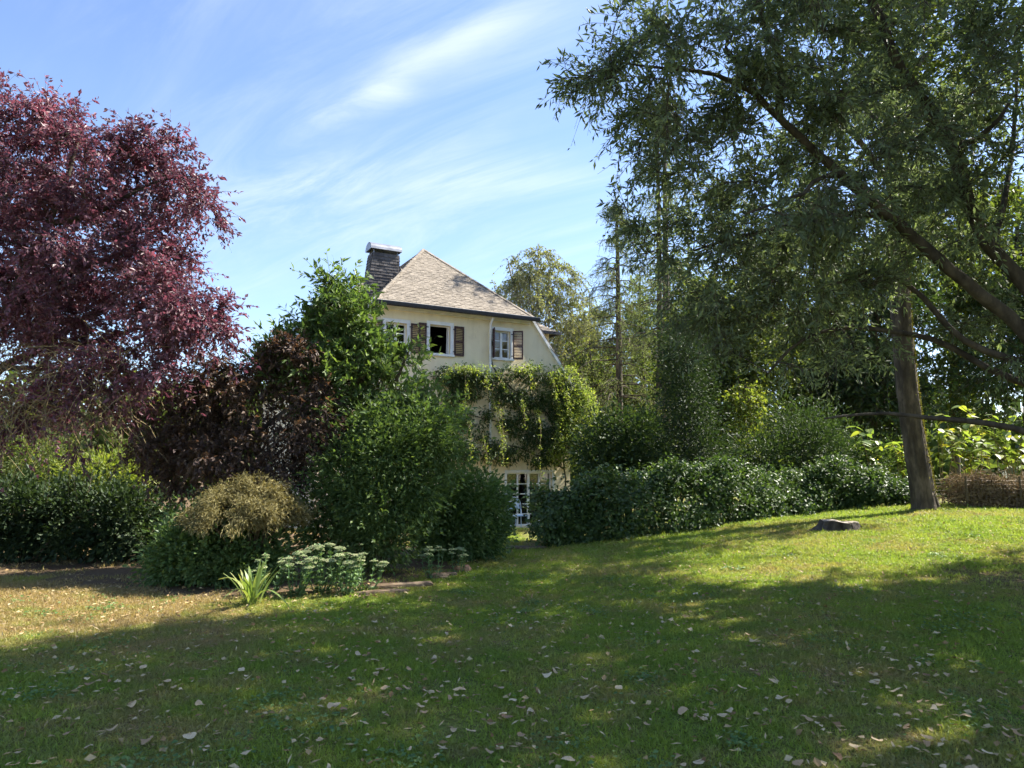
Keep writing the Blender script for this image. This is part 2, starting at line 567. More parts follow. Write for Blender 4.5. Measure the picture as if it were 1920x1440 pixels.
def mesh_np(name, verts, quads=None, tris=None, mat=None, rnd=None, smooth=False):
    """Mesh from numpy arrays; rnd = one value per face."""
    me = bpy.data.meshes.new(name)
    verts = np.asarray(verts, np.float32)
    nq = 0 if quads is None else len(quads)
    nt = 0 if tris is None else len(tris)
    loops, starts = [], []
    if nq:
        loops.append(np.asarray(quads, np.int32).ravel())
        starts.append(np.arange(nq, dtype=np.int32) * 4)
    if nt:
        loops.append(np.asarray(tris, np.int32).ravel())
        starts.append(nq * 4 + np.arange(nt, dtype=np.int32) * 3)
    loops = np.concatenate(loops)
    starts = np.concatenate(starts)
    me.vertices.add(len(verts))
    me.vertices.foreach_set("co", verts.ravel())
    me.loops.add(len(loops))
    me.loops.foreach_set("vertex_index", loops)
    me.polygons.add(nq + nt)
    me.polygons.foreach_set("loop_start", starts)
    me.update(calc_edges=True)
    if rnd is not None:
        a = me.attributes.new("rnd", 'FLOAT', 'FACE')
        a.data.foreach_set("value", np.asarray(rnd, np.float32))
    me.polygons.foreach_set("use_smooth", np.full(nq + nt, smooth, dtype=bool))
    if mat is not None:
        me.materials.append(M[mat] if isinstance(mat, str) else mat)
    me.validate(verbose=False)
    return me


class MB:
    """Collects boxes, polygons and tubes into one mesh."""

    def __init__(self):
        self.v, self.f, self.r = [], [], []

    def poly(self, pts, rnd=.5):
        b = len(self.v)
        self.v += [tuple(p) for p in pts]
        self.f.append(tuple(range(b, b + len(pts))))
        self.r.append(rnd)

    def box(self, x0, x1, y0, y1, z0, z1, rnd=.5):
        b = len(self.v)
        self.v += [(x, y, z) for z in (z0, z1) for y in (y0, y1) for x in (x0, x1)]
        for q in ((0, 2, 3, 1), (4, 5, 7, 6), (0, 1, 5, 4), (2, 6, 7, 3), (0, 4, 6, 2), (1, 3, 7, 5)):
            self.f.append(tuple(b + i for i in q))
            self.r.append(rnd)

    def obox(self, c, ax, ay, az, rnd=.5):
        """Oriented box: centre and three half-axis vectors."""
        b = len(self.v)
        c, ax, ay, az = (np.asarray(q, float) for q in (c, ax, ay, az))
        for k in (-1, 1):
            for j in (-1, 1):
                for i in (-1, 1):
                    self.v.append(tuple(c + i * ax + j * ay + k * az))
        for q in ((0, 2, 3, 1), (4, 5, 7, 6), (0, 1, 5, 4), (2, 6, 7, 3), (0, 4, 6, 2), (1, 3, 7, 5)):
            self.f.append(tuple(b + i for i in q))
            self.r.append(rnd)

    def tube(self, pts, rad, sides=6, rnd=.5, cap=True):
        pts = np.asarray(pts, float)
        n = len(pts)
        rad = np.broadcast_to(np.asarray(rad, float), (n,))
        tan = np.gradient(pts, axis=0)
        tan /= np.linalg.norm(tan, axis=1)[:, None] + 1e-9
        ref = np.array([0., 0, 1]) if abs(tan[:, 2].mean()) < .9 else np.array([1., 0, 0])
        b = len(self.v)
        for i in range(n):
            s = np.cross(tan[i], ref)
            s /= np.linalg.norm(s) + 1e-9
            u = np.cross(s, tan[i])
            for k in range(sides):
                a = 2 * math.pi * k / sides
                self.v.append(tuple(pts[i] + rad[i] * (math.cos(a) * s + math.sin(a) * u)))
        for i in range(n - 1):
            for k in range(sides):
                k2 = (k + 1) % sides
                self.f.append((b + i * sides + k, b + i * sides + k2, b + (i + 1) * sides + k2, b + (i + 1) * sides + k))
                self.r.append(rnd)
        if cap:
            self.f.append(tuple(b + k for k in range(sides))[::-1])
            self.r.append(rnd)
            self.f.append(tuple(b + (n - 1) * sides + k for k in range(sides)))
            self.r.append(rnd)

    def mesh(self, name, mat, smooth=False):
        me = bpy.data.meshes.new(name)
        me.from_pydata(self.v, [], self.f)
        a = me.attributes.new("rnd", 'FLOAT', 'FACE')
        a.data.foreach_set("value", np.asarray(self.r, np.float32))
        if smooth:
            me.polygons.foreach_set("use_smooth", np.ones(len(self.f), dtype=bool))
        me.materials.append(M[mat] if isinstance(mat, str) else mat)
        return me

    def build(self, name, mat, parent=None, smooth=False, loc=None, rot=None):
        return link(name, self.mesh(name, mat, smooth), parent, loc, rot)


def unit(a):
    return a / (np.linalg.norm(a, axis=-1, keepdims=True) + 1e-9)


def tubes_np(pts, rad, sides=4):
    """Many tubes at once: pts (T,K,3), rad (T,K) -> verts, quads."""
    T, K, _ = pts.shape
    tan = unit(np.gradient(pts, axis=1))
    ref = np.where(np.abs(tan[..., 2:3]) > .9, np.array([1., 0, 0]), np.array([0, 0, 1.]))
    s = unit(np.cross(tan, ref))
    u = np.cross(s, tan)
    a = 2 * np.pi * np.arange(sides) / sides
    ring = pts[:, :, None] + rad[:, :, None, None] * (np.cos(a)[:, None] * s[:, :, None] + np.sin(a)[:, None] * u[:, :, None])
    v = ring.reshape(-1, 3)
    idx = np.arange(T * K * sides).reshape(T, K, sides)
    n = np.roll(idx, -1, axis=2)
    q = np.stack([idx[:, :-1], n[:, :-1], n[:, 1:], idx[:, 1:]], -1).reshape(-1, 4)
    return v, q


def ribbons_np(pts, rad):
    """Hair-thin twigs as flat strips: pts (T,K,3), rad (T,K)."""
    T, K, _ = pts.shape
    tan = unit(np.gradient(pts, axis=1))
    s = unit(np.cross(tan, np.array([.3, 1., .2]))) * rad[..., None]
    v = np.stack([pts - s, pts + s], 2).reshape(-1, 3)
    i = np.arange(T * K * 2).reshape(T, K, 2)
    q = np.stack([i[:, :-1, 0], i[:, :-1, 1], i[:, 1:, 1], i[:, 1:, 0]], -1).reshape(-1, 4)
    return v, q


def leaf_quads(pos, d, nrm, ln, wd, fold=.18, belly=.45):
    """A folded rhombic leaf (one quad) at each pos, along d, facing nrm."""
    d = unit(d)
    side = unit(np.cross(d, nrm))
    nn = np.cross(side, d)
    ln = np.asarray(ln)[:, None]
    wd = np.asarray(wd)[:, None]
    mid = pos + d * ln * belly + nn * wd * fold
    v = np.stack([pos, mid + side * wd * .5, pos + d * ln, mid - side * wd * .5], 1).reshape(-1, 3)
    q = np.arange(len(pos) * 4).reshape(-1, 4)
    return v, q


def leaves_obj(name, pos, d, nrm, ln, wd, mat, rnd, parent, **kw):
    v, q = leaf_quads(pos, d, nrm, ln, wd, **kw)
    return link(name, mesh_np(name, v, q, None, mat, rnd), parent)


def sph(n, rng=RNG):
    return unit(rng.normal(size=(n, 3)))


def sample_lobes(lobes, n, rng, bias=.45):
    """Points spread through ellipsoids (centre, radii), thicker towards the skin; also the outward direction."""
    w = np.array([(r[0] * r[1] * r[2]) ** .75 * (r[3] if len(r) > 3 else 1.0) for c, r in lobes])
    k = rng.choice(len(lobes), n, p=w / w.sum())
    C = np.array([c for c, r in lobes])[k]
    R = np.array([r[:3] for c, r in lobes])[k]
    u = sph(n, rng)
    rr = rng.random(n)[:, None] ** bias
    return C + u * R * rr, unit(u / R)


def px_lobes(lst):
    """(px, py, rx, ry, distance, depth radius) in photograph pixels -> world ellipsoids."""
    out = []
    for q in lst:
        px, py, rx, ry, d, rd = q[:6]
        c = P(px, py, d)
        out.append((c, (rx / F * d, rd, ry / F * d) + tuple(q[6:])))
    return out


def limb(pts, r0, r1, step=.25):
    """Smooth polyline resampled about every step metres, with a tapering radius."""
    p = np.asarray(pts, float)
    seg = np.linalg.norm(np.diff(p, axis=0), axis=1)
    t = np.concatenate([[0], np.cumsum(seg)])
    n = max(4, int(t[-1] / step) + 1)
    # Catmull-Rom
    tt = np.linspace(0, t[-1], n)
    out = []
    for s in tt:
        i = min(max(np.searchsorted(t, s) - 1, 0), len(p) - 2)
        u = (s - t[i]) / max(seg[i], 1e-6)
        p0, p1, p2, p3 = p[max(i - 1, 0)], p[i], p[i + 1], p[min(i + 2, len(p) - 1)]
        out.append(.5 * (2 * p1 + (p2 - p0) * u + (2 * p0 - 5 * p1 + 4 * p2 - p3) * u * u + (3 * p1 - p0 - 3 * p2 + p3) * u ** 3))
    return np.array(out), np.linspace(1, 0, n) ** .8 * (r0 - r1) + r1


def grow_tree(root, limbs, lobes, ncl, ntw, nlf, twig, leaf, lmat, wmat, seed=1, droop=.35, out=.55, up=.15, bias=.45,
              hang=.35, limb_sides=9, crown_name='crown', trunk_name='trunk', tone=.35, arch=.14, twig_r=.006, flat=.5,
              bare=0, twig_wood=True, spread=1.0, maxr=.06, limb_jit=.08):
    """Limbs, a branch to each leaf cluster spread through the lobes, twigs on the branch and leaves along each twig."""
    rng = np.random.default_rng(seed)
    wood = MB()
    npos, nrad = [], []
    for pts, r0, r1 in limbs:
        p, r = limb(pts, r0, r1)
        jit = rng.normal(size=p.shape) * (r[:, None] * limb_jit)
        wood.tube(p + jit, r * (1 + rng.normal(size=len(r)) * limb_jit * .3), limb_sides)
        npos.append(p)
        nrad.append(r)
    npos, nrad = np.concatenate(npos), np.concatenate(nrad)
    C, O = sample_lobes(lobes, ncl, rng, bias)
    d0 = np.min(np.linalg.norm(C[:, None] - npos[None, ::2], axis=2), axis=1)
    order = np.argsort(d0)
    C, O = C[order], O[order]
    K = 6
    br = np.zeros((ncl, K, 3))
    bR = np.zeros((ncl, K))
    cap = ncl * 4 + len(npos)
    NP = np.zeros((cap, 3))
    NR = np.zeros(cap)
    m = len(npos)
    NP[:m], NR[:m] = npos, nrad
    tk = np.linspace(0, 1, K)[:, None]
    for i in range(ncl):
        dd = np.linalg.norm(NP[:m] - C[i], axis=1)
        j = int(np.argmin(dd + .25 * (NP[:m, 2] > C[i, 2] + .4)))
        p0 = NP[j]
        L = dd[j]
        mid = (p0 + C[i]) / 2 + np.array([0, 0, arch * L]) + rng.normal(size=3) * .09 * L
        br[i] = (1 - tk) ** 2 * p0 + 2 * tk * (1 - tk) * mid + tk ** 2 * C[i]
        r0 = min(NR[j] * .75, .007 + .011 * L, maxr)
        bR[i] = np.linspace(max(r0, .006), .005, K)
        NP[m:m + 4] = br[i, 2:6]
        NR[m:m + 4] = bR[i, 2:6]
        m += 4
    vb, qb = tubes_np(br, bR, 5)
    # twigs
    T = ncl * ntw
    ci = np.repeat(np.arange(ncl), ntw)
    t0 = .35 + .65 * rng.random(T)
    k0 = np.minimum((t0 * (K - 1)).astype(int), K - 2)
    fr = (t0 * (K - 1) - k0)[:, None]
    base = br[ci, k0] * (1 - fr) + br[ci, k0 + 1] * fr
    bd = unit(br[ci, K - 1] - br[ci, K - 3])
    dirv = unit(sph(T, rng) * spread + O[ci] * out + bd * .45 + np.array([0, 0, up]))
    tl = twig * (.45 + .9 * rng.random(T)) * (.75 + .5 * rng.random(ncl))[ci]
    s = np.linspace(0, 1, 4)
    tw = base[:, None] + dirv[:, None] * (s[None, :, None] * tl[:, None, None]) \
        + np.array([0, 0, -1.]) * (s[None, :, None] ** 2 * (droop * tl)[:, None, None])
    vw = [np.asarray(wood.v), vb]
    qw = []
    # wood parts
    root_trunk = wood.build(trunk_name, wmat, root, smooth=True)
    vv, qq = vb, qb
    if twig_wood:
        trd = np.broadcast_to(np.linspace(twig_r, twig_r * .35, 3), (T, 3))
        v2, q2 = ribbons_np(tw[:, [0, 2, 3]], trd)
        vv = np.concatenate([vb, v2])
        qq = np.concatenate([qb, q2 + len(vb)])
    brn = link('branches', mesh_np('branches', vv, qq, None, wmat, None, True), root)
    # leaves
    cr = rng.random(ncl)
    keep = np.ones(T, bool)
    if bare:
        keep = rng.random(T) > bare
    ti = np.repeat(np.nonzero(keep)[0], nlf)
    n = len(ti)
    u = .12 + .9 * rng.random(n)
    kk = np.minimum((u * 3).astype(int), 2)
    f = (u * 3 - kk)[:, None]
    a, b = tw[ti, kk], tw[ti, kk + 1]
    pos = a * (1 - f) + b * f
    tan = unit(b - a)
    rv = sph(n, rng)
    side = unit(rv - (rv * tan).sum(1, keepdims=True) * tan)
    ld = unit(tan * .65 + side * .8 + np.array([0, 0, -hang]))
    nr = unit(sph(n, rng) * (1 - flat) + np.array([SUN.x * .3, SUN.y * .3, 1]) * flat)
    sz = .42 + 1.0 * rng.random(n) ** 1.25
    ln = leaf[0] * sz
    wd = leaf[1] * (.3 + .7 * sz) * (.8 + .4 * rng.random(n))
    rn = np.clip(tone * cr[ci[ti]] + (1 - tone) * rng.random(n), 0, 1)
    leaves_obj(crown_name, pos, ld, nr, ln, wd, lmat, rn, root)
    return tw, br


def bush(root, lobes, ncl, per, leaf, lmat, seed=1, sigma=.13, bias=.28, stems=6, wmat='twig', hang=.1, floor=None, base=None,
         name='foliage', tone=.4, flat=.35, lobes_out=.7, stem_r=.018, sprig=0.0):
    """A dense shrub: leaf clumps spread over the lobes, each clump a ball of leaves, with stems rising from the base."""
    rng = np.random.default_rng(seed)
    C, O = sample_lobes(lobes, ncl, rng, bias)
    cr = rng.random(ncl)
    n = ncl * per
    ci = np.repeat(np.arange(ncl), per)
    off = rng.normal(size=(n, 3)) * sigma * (.6 + .8 * rng.random(ncl))[ci][:, None]
    pos = C[ci] + off
    ld = unit(unit(off) * .8 + O[ci] * lobes_out + sph(n, rng) * .5 + np.array([0, 0, -hang]))
    nr = unit(O[ci] * .6 + sph(n, rng) * .7 + np.array([0, 0, flat]))
    sz = .42 + 1.0 * rng.random(n) ** 1.25
    ln = leaf[0] * sz
    wd = leaf[1] * (.3 + .7 * sz) * (.8 + .4 * rng.random(n))
    rn = np.clip(tone * cr[ci] + (1 - tone) * rng.random(n), 0, 1)
    if sprig:
        k = rng.choice(ncl, int(ncl * .5), replace=False)
        m = 13
        sd = unit(O[k] * .8 + rng.normal(size=(len(k), 3)) * .45 + np.array([0, 0, .55]))
        sl = sprig * (.4 + .9 * rng.random(len(k)))
        t = rng.random((len(k), m))
        p2 = (C[k][:, None] + sd[:, None] * (sl[:, None] * (.15 + .9 * t))[..., None]).reshape(-1, 3)
        tg = np.repeat(sd, m, axis=0)
        n2 = len(p2)
        pos = np.concatenate([pos, p2])
        ld = np.concatenate([ld, unit(tg * .7 + sph(n2, rng) * .8)])
        nr = np.concatenate([nr, unit(sph(n2, rng) * .7 + np.array([0, 0, .6]))])
        ln = np.concatenate([ln, leaf[0] * (.6 + .6 * rng.random(n2))])
        wd = np.concatenate([wd, leaf[1] * (.7 + .5 * rng.random(n2))])
        rn = np.concatenate([rn, np.clip(.35 + .65 * rng.random(n2), 0, 1)])
    gz = ground_h(pos[:, 0], pos[:, 1]) + .03
    ok = pos[:, 2] > gz
    leaves_obj(name, pos[ok], ld[ok], nr[ok], ln[ok], wd[ok], lmat, rn[ok], root)
    if stems:
        b = np.array(base if base is not None else lobes[0][0], float)
        k = rng.choice(ncl, stems, replace=False)
        w = MB()
        for j in k:
            p0 = b + np.array([rng.normal() * .12, rng.normal() * .12, 0])
            p0[2] = float(ground_h(p0[0], p0[1])) - .05
            p3 = C[j]
            mid = (p0 + p3) / 2 + np.array([0, 0, .15 * np.linalg.norm(p3 - p0)])
            pts, r = limb([p0, mid, p3], stem_r, stem_r * .3, .3)
            w.tube(pts, r, 5)
        w.build('stems', wmat, root, smooth=True)


def ss(a, b, x):
    t = np.clip((x - a) / (b - a), 0, 1)
    return t * t * (3 - 2 * t)


def ground_h(x, y):
    x = np.asarray(x, float)
    y = np.asarray(y, float)
    rise = .066 * np.clip(x, 0, 9.5) * ss(3.5, 13, y)
    rise = rise * (1 - .8 * ss(19, 30, y))
    fall = .85 * ss(16.5, 27, y)
    bump = .02 * np.sin(x * 1.3 + .5 * y) * np.sin(y * .9) + .012 * np.sin(x * 2.9 - y * 1.7)
    return rise - fall + bump


def bare_at(x, y):
    """1 where the earth is bare: round the willow, under the beds and shrubs on the left, along the hedge foot."""
    x = np.asarray(x, float)
    y = np.asarray(y, float)
    wob = .35 * np.sin(x * 2.1 + 1) + .3 * np.sin(y * 2.7 + x)
    w = .8 * (1 - ss(.9, 2.4, np.hypot((x - 7.2) * .9, y - 8.6) + .5 * wob + .25 * np.sin(5.3 * x + 2 * y) + .2 * np.sin(6.1 * y - 3 * x)))
    edge = bed_front(x) + .12 * wob
    l = ss(-.15, .25, y - edge) * (1 - ss(-.3, .0, x + .3))
    return np.clip(np.maximum(w, l), 0, 1)


def bed_front(x):
    """Distance at which the lawn meets the planted beds left of the gap."""
    return np.interp(x, [-12, -7.5, -5.6, -4.2, -3.1, -2.2, -1.4, -.6, .2], [10.3, 10.3, 9.6, 8.9, 8.35, 8.75, 9.6, 11.3, 13.2])


# ------------------------------------------------------------------ setting: ground, lawn
def build_ground():
    a = np.linspace(-1, 1, 131)
    xs = 14 * a + 286 * np.sign(a) * np.abs(a) ** 5
    b = np.linspace(0, 1, 151)
    ys = -12 + 40 * b + 380 * b ** 6
    X, Y = np.meshgrid(xs, ys)
    Z = ground_h(X, Y)
    v = np.stack([X, Y, Z], -1).reshape(-1, 3)
    nx, ny = len(xs), len(ys)
    idx = np.arange(nx * ny).reshape(ny, nx)
    q = np.stack([idx[:-1, :-1], idx[:-1, 1:], idx[1:, 1:], idx[1:, :-1]], -1).reshape(-1, 4)
    me = mesh_np('ground', v, q, None, 'ground', None, True)
    at = me.attributes.new("bare", 'FLOAT', 'POINT')
    at.data.foreach_set("value", bare_at(X, Y).ravel().astype(np.float32))
    tag(link('ground', me), kind='structure')


build_ground()


def tuft_nodes(name):
    ng = bpy.data.node_groups.new(name, 'GeometryNodeTree')
    ng.interface.new_socket("Geometry", in_out='INPUT', socket_type='NodeSocketGeometry')
    ng.interface.new_socket("Geometry", in_out='OUTPUT', socket_type='NodeSocketGeometry')
    gi = ng.nodes.new('NodeGroupInput')
    go = ng.nodes.new('NodeGroupOutput')

    def named(n, typ):
        q = ng.nodes.new('GeometryNodeInputNamedAttribute')
        q.data_type = typ
        q.inputs[0].default_value = n
        return q.outputs[0]

    sep = ng.nodes.new('GeometryNodeSeparateGeometry')
    sep.domain = 'POINT'
    ng.links.new(gi.outputs[0], sep.inputs[0])
    ng.links.new(named("tuft", 'BOOLEAN'), sep.inputs[1])
    m2p = ng.nodes.new('GeometryNodeMeshToPoints')
    ng.links.new(sep.outputs[1], m2p.inputs[0])
    iop = ng.nodes.new('GeometryNodeInstanceOnPoints')
    ng.links.new(m2p.outputs[0], iop.inputs['Points'])
    ng.links.new(sep.outputs[0], iop.inputs['Instance'])
    ng.links.new(named("rot", 'FLOAT_VECTOR'), iop.inputs['Rotation'])
    ng.links.new(named("scl", 'FLOAT_VECTOR'), iop.inputs['Scale'])
    ng.links.new(iop.outputs[0], go.inputs[0])
    return ng


def build_grass():
    rng = np.random.default_rng(5)
    nb = 170
    a = rng.random(nb) * 2 * np.pi
    r = .17 * np.sqrt(rng.random(nb))
    base = np.stack([r * np.cos(a), r * np.sin(a), np.full(nb, -.008)], 1)
    h = .018 + .026 * rng.random(nb)
    lean = unit(np.stack([rng.normal(size=nb), rng.normal(size=nb), np.full(nb, 1.3)], 1))
    fa = rng.random(nb) * np.pi
    sd = np.stack([np.cos(fa), np.sin(fa), np.zeros(nb)], 1)
    w = (.0022 + .0024 * rng.random(nb))[:, None]
    mid = base + lean * (h * .55)[:, None]
    tip = mid + unit(lean * 1.0 + np.stack([rng.normal(size=nb), rng.normal(size=nb), np.full(nb, -.1)], 1) * .7) * (h * .6)[:, None]
    tv = np.stack([base - sd * w, base + sd * w, mid + sd * w * .8, mid - sd * w * .8, tip], 1).reshape(-1, 3)
    o = np.arange(nb) * 5
    quads = np.stack([o, o + 1, o + 2, o + 3], 1)
    tris = np.stack([o + 3, o + 2, o + 4], 1)
    # scatter, denser near the camera
    pts = []
    n = 58000
    y = 2.9 + 16.3 * rng.random(n) ** .8
    x = (rng.random(n) * 2 - 1) * (.80 * y + .6)
    dens = np.clip(7.0 / y, .32, 1.0) * .62
    keep = rng.random(n) < dens * np.clip((.8 * y + .6) / 10., 0, 1.3)
    keep &= rng.random(n) > bare_at(x, y) * .95
    keep &= ~((y > hedge_front(x) - .02) & (x > .15))
    x, y = x[keep], y[keep]
    n = len(x)
    z = ground_h(x, y)
    sc = (.6 + .8 * rng.random(n)) * np.clip(y / 8, 1, 1.7)
    V = np.concatenate([tv, np.stack([x, y, z], 1)])
    me = mesh_np('lawn_grass', V, quads, tris, 'grass', rng.random(nb * 2))
    a1 = me.attributes.new("tuft", 'BOOLEAN', 'POINT')
    a1.data.foreach_set("value", np.arange(len(V)) < len(tv))
    rot = np.zeros((len(V), 3), np.float32)
    rot[len(tv):, 2] = rng.random(n) * 6.283
    a2 = me.attributes.new("rot", 'FLOAT_VECTOR', 'POINT')
    a2.data.foreach_set("vector", rot.ravel())
    scl = np.ones((len(V), 3), np.float32)
    scl[len(tv):] = sc[:, None]
    scl[len(tv):, 2] *= .65 + .6 * rng.random(n) + .5 * rng.random(n) ** 9
    a3 = me.attributes.new("scl", 'FLOAT_VECTOR', 'POINT')
    a3.data.foreach_set("vector", scl.ravel())
    ob = link('lawn_grass', me)
    md = ob.modifiers.new("scatter", 'NODES')
    md.node_group = tuft_nodes("grass_scatter")
    tag(ob, 'short mown grass of the sloping garden lawn', 'grass', kind='stuff')
    return n


def hedge_front(x):
    """Foot of the ivy hedge on the lawn side, right of the gap."""
    return np.interp(x, [0.2, 1.2, 2.2, 3.6, 5.0, 6.5, 8.0, 9.5, 14], [13.6, 13.6, 13.9, 14.5, 15.4, 16.6, 17.0, 17.0, 17.0])


NGRASS = build_grass()

# ------------------------------------------------------------------ the house
HA = np.array([*P(705, 552, 25.0)[:2]])            # left end of the hip eave, in plan
HU = np.array([.877, .480])
HU = HU / np.linalg.norm(HU)
HN = np.array([-HU[1], HU[0]])
HRZ = math.atan2(HU[1], HU[0])


def on_wall(px, py, t=0.0):
    """Photograph pixel -> (L, z) on the plane t metres behind the gable wall."""
    r = ray(px, py)
    o = HA + HN * t
    A = np.array([[HU[0], -r[0]], [HU[1], -r[1]]])
    s = np.linalg.solve(A, -o)
    return s[0], EYE[2] + s[1] * r[2]


house = thing('country_house', 'cream plastered country house with hipped slate roof behind the hedges', 'house', (HA[0], HA[1], 0), HRZ)


def build_house():
    rng = random.Random(4)
    ZE = on_wall(705, 556)[1]                       # eave
    LR = on_wall(990, 588)[0]
    LB, _ = on_wall(1069, 890)
    ZS = on_wall(1069, 714)[1]                      # where the slanted edge meets the vertical corner
    LL = LR - LB                                    # mirrored left corner
    ZG = -1.0
    mid = LR / 2
    # openings (L0, L1, z0, z1)
    def opening(x0, y0, x1, y1):
        a, zt = on_wall(x0, y0)
        b, zb = on_wall(x1, y1)
        return a, b, zb, zt
    W1 = opening(724, 603, 762, 660)
    W2 = opening(806, 608, 844, 665)
    W3 = opening(927, 619, 957, 673)
    D1 = opening(950, 886, 1036, 985)
    D1 = (D1[0], D1[1], ZG + .22, D1[3])
    wb = MB()
    TH = .32

    def grid(l0, l1, z0, z1, holes):
        ls = sorted({l0, l1, *[h[0] for h in holes], *[h[1] for h in holes]})
        zs = sorted({z0, z1, *[h[2] for h in holes], *[h[3] for h in holes]})
        for i in range(len(ls) - 1):
            for j in range(len(zs) - 1):
                cl, cz = (ls[i] + ls[i + 1]) / 2, (zs[j] + zs[j + 1]) / 2
                if any(h[0] < cl < h[1] and h[2] < cz < h[3] for h in holes):
                    continue
                wb.poly([(ls[i], 0, zs[j]), (ls[i + 1], 0, zs[j]), (ls[i + 1], 0, zs[j + 1]), (ls[i], 0, zs[j + 1])])
        for (a, b, c, d) in holes:                  # reveals
            wb.poly([(a, 0, c), (a, 0, d), (a, TH, d), (a, TH, c)])
            wb.poly([(b, 0, d), (b, 0, c), (b, TH, c), (b, TH, d)])
            wb.poly([(a, 0, d), (b, 0, d), (b, TH, d), (a, TH, d)])
            wb.poly([(b, 0, c), (a, 0, c), (a, TH, c), (b, TH, c)])

    grid(LL, LB, ZG, ZS, [D1])
    grid(0, LR, ZS, ZE + .02, [W1, W2, W3])
    wb.poly([(LR, 0, ZS), (LB, 0, ZS), (LR, 0, ZE + .02)])
    wb.poly([(LL, 0, ZS), (0, 0, ZS), (0, 0, ZE + .02)])
    DEP = 11.0
    wb.poly([(LB, 0, ZG), (LB, DEP, ZG), (LB, DEP, ZS), (LB, 0, ZS)])
    wb.poly([(LL, DEP, ZG), (LL, 0, ZG), (LL, 0, ZS), (LL, DEP, ZS)])
    wb.poly([(LB, DEP, ZG), (LL, DEP, ZG), (LL, DEP, ZS), (0, DEP, ZE), (LR, DEP, ZE), (LB, DEP, ZS)])
    wb.build('wall', 'plaster', house)
    # floor inside so the rooms are closed and dark
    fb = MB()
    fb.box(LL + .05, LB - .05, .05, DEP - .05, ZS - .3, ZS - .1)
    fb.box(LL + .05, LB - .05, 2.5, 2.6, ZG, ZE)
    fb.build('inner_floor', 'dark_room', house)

    # ---- roof body
    OV = .34
    apex = None
    t_apex = 3.5
    zr = P(797, 468, (HA + HU * mid + HN * t_apex)[1])[2]
    slope_hip = (zr - ZE) / t_apex
    slope_side = (zr - ZE) / mid
    e_z = ZE - OV * slope_hip + .06
    roof = MB()
    # hip
    hipL, hipR = (-.18, -OV, e_z), (LR + .18, -OV, e_z)
    A = (mid, t_apex, zr)
    A2 = (mid, DEP - 1.5, zr)
    backL, backR = (0, DEP, ZE), (LR, DEP, ZE)
    roof.poly([hipL, hipR, A])
    roof.poly([hipR, (LR + .18, DEP, ZE - .1), A2, A])
    roof.poly([(-.18, DEP, ZE - .1), hipL, A, A2])
    roof.poly([(LR + .18, DEP, ZE - .1), (-.18, DEP, ZE - .1), A2])
    # steep lower slopes
    sx = (LB - LR) / (ZE - ZS)
    for sgn, l0, l1 in ((1, LR, LB), (-1, 0, LL)):
        q = [(l0 + sgn * .06, -.08, ZE + .1), (l1 + sgn * .34, -.08, ZS - .3), (l1 + sgn * .34, DEP, ZS - .3), (l0 + sgn * .06, DEP, ZE + .1)]
        if sgn < 0:
            q = q[::-1]
        roof.poly(q)
        q2 = [(x - sgn * .02, y, z - .14) for x, y, z in q]
        roof.poly(q2[::-1])
        for i in range(4):
            j = (i + 1) % 4
            roof.poly([q[i], q2[i], q2[j], q[j]])
    # soffit
    roof.poly([hipL, (hipL[0], .06, e_z + .02), (hipR[0], .06, e_z + .02), hipR])
    ro = roof.build('roof', 'slate', house)
    # ---- slates laid on the roof planes
    sl = MB()

    def slates(o, du, dv, n, inside, W=.19, H=.115, U=7., V=6., thick=.018, jit=.003):
        """o origin at the eave, du along the row, dv up the slope, n outward normal."""
        o, du, dv, n = (np.asarray(q, float) for q in (o, du, dv, n))
        for r in range(int(V / H)):
            x = -W * 2 + (r % 2) * W * .5 + rng.uniform(-.03, .03)
            while x < U:
                w = W * rng.uniform(.72, 1.22)
                cx, cy = x + w / 2, (r + .5) * H
                if inside(cx, cy):
                    lift = thick * rng.uniform(.7, 1.5)
                    lo = rng.uniform(-jit, jit) * 2
                    rn = rng.random()
                    p0 = o + du * (x + .004) + dv * (r * H + lo)
                    p1 = o + du * (x + w - .004) + dv * (r * H + lo + rng.uniform(-jit, jit))
                    p2, p3 = p1 + dv * H * 1.25, p0 + dv * H * 1.25
                    sl.poly([p0 + n * lift, p1 + n * lift, p2 + n * .004, p3 + n * .004], rn)
                    sl.poly([p0, p1, p1 + n * lift, p0 + n * lift], rn * .5)
                x += w
        return

    def plane_slates(corners, **kw):
        """Slates over a planar polygon: the first edge is the eave."""
        c = [np.asarray(q, float) for q in corners]
        du = unit(c[1] - c[0])
        n = unit(np.cross(du, c[2] - c[0]))
        dv = np.cross(n, du)
        poly = [((q - c[0]) @ du, (q - c[0]) @ dv) for q in c]

        def inside(x, y):
            ok = False
            for i in range(len(poly)):
                (x1, y1), (x2, y2) = poly[i], poly[i - 1]
                if (y1 > y) != (y2 > y) and x < (x2 - x1) * (y - y1) / (y2 - y1) + x1:
                    ok = not ok
            return ok
        slates(c[0] + n * .006, du, dv, n, inside, U=max(p[0] for p in poly) + .3, V=max(p[1] for p in poly), **kw)

    plane_slates([hipL, hipR, A])
    plane_slates([(-.18, DEP, e_z), hipL, A, A2], W=.3, H=.2)
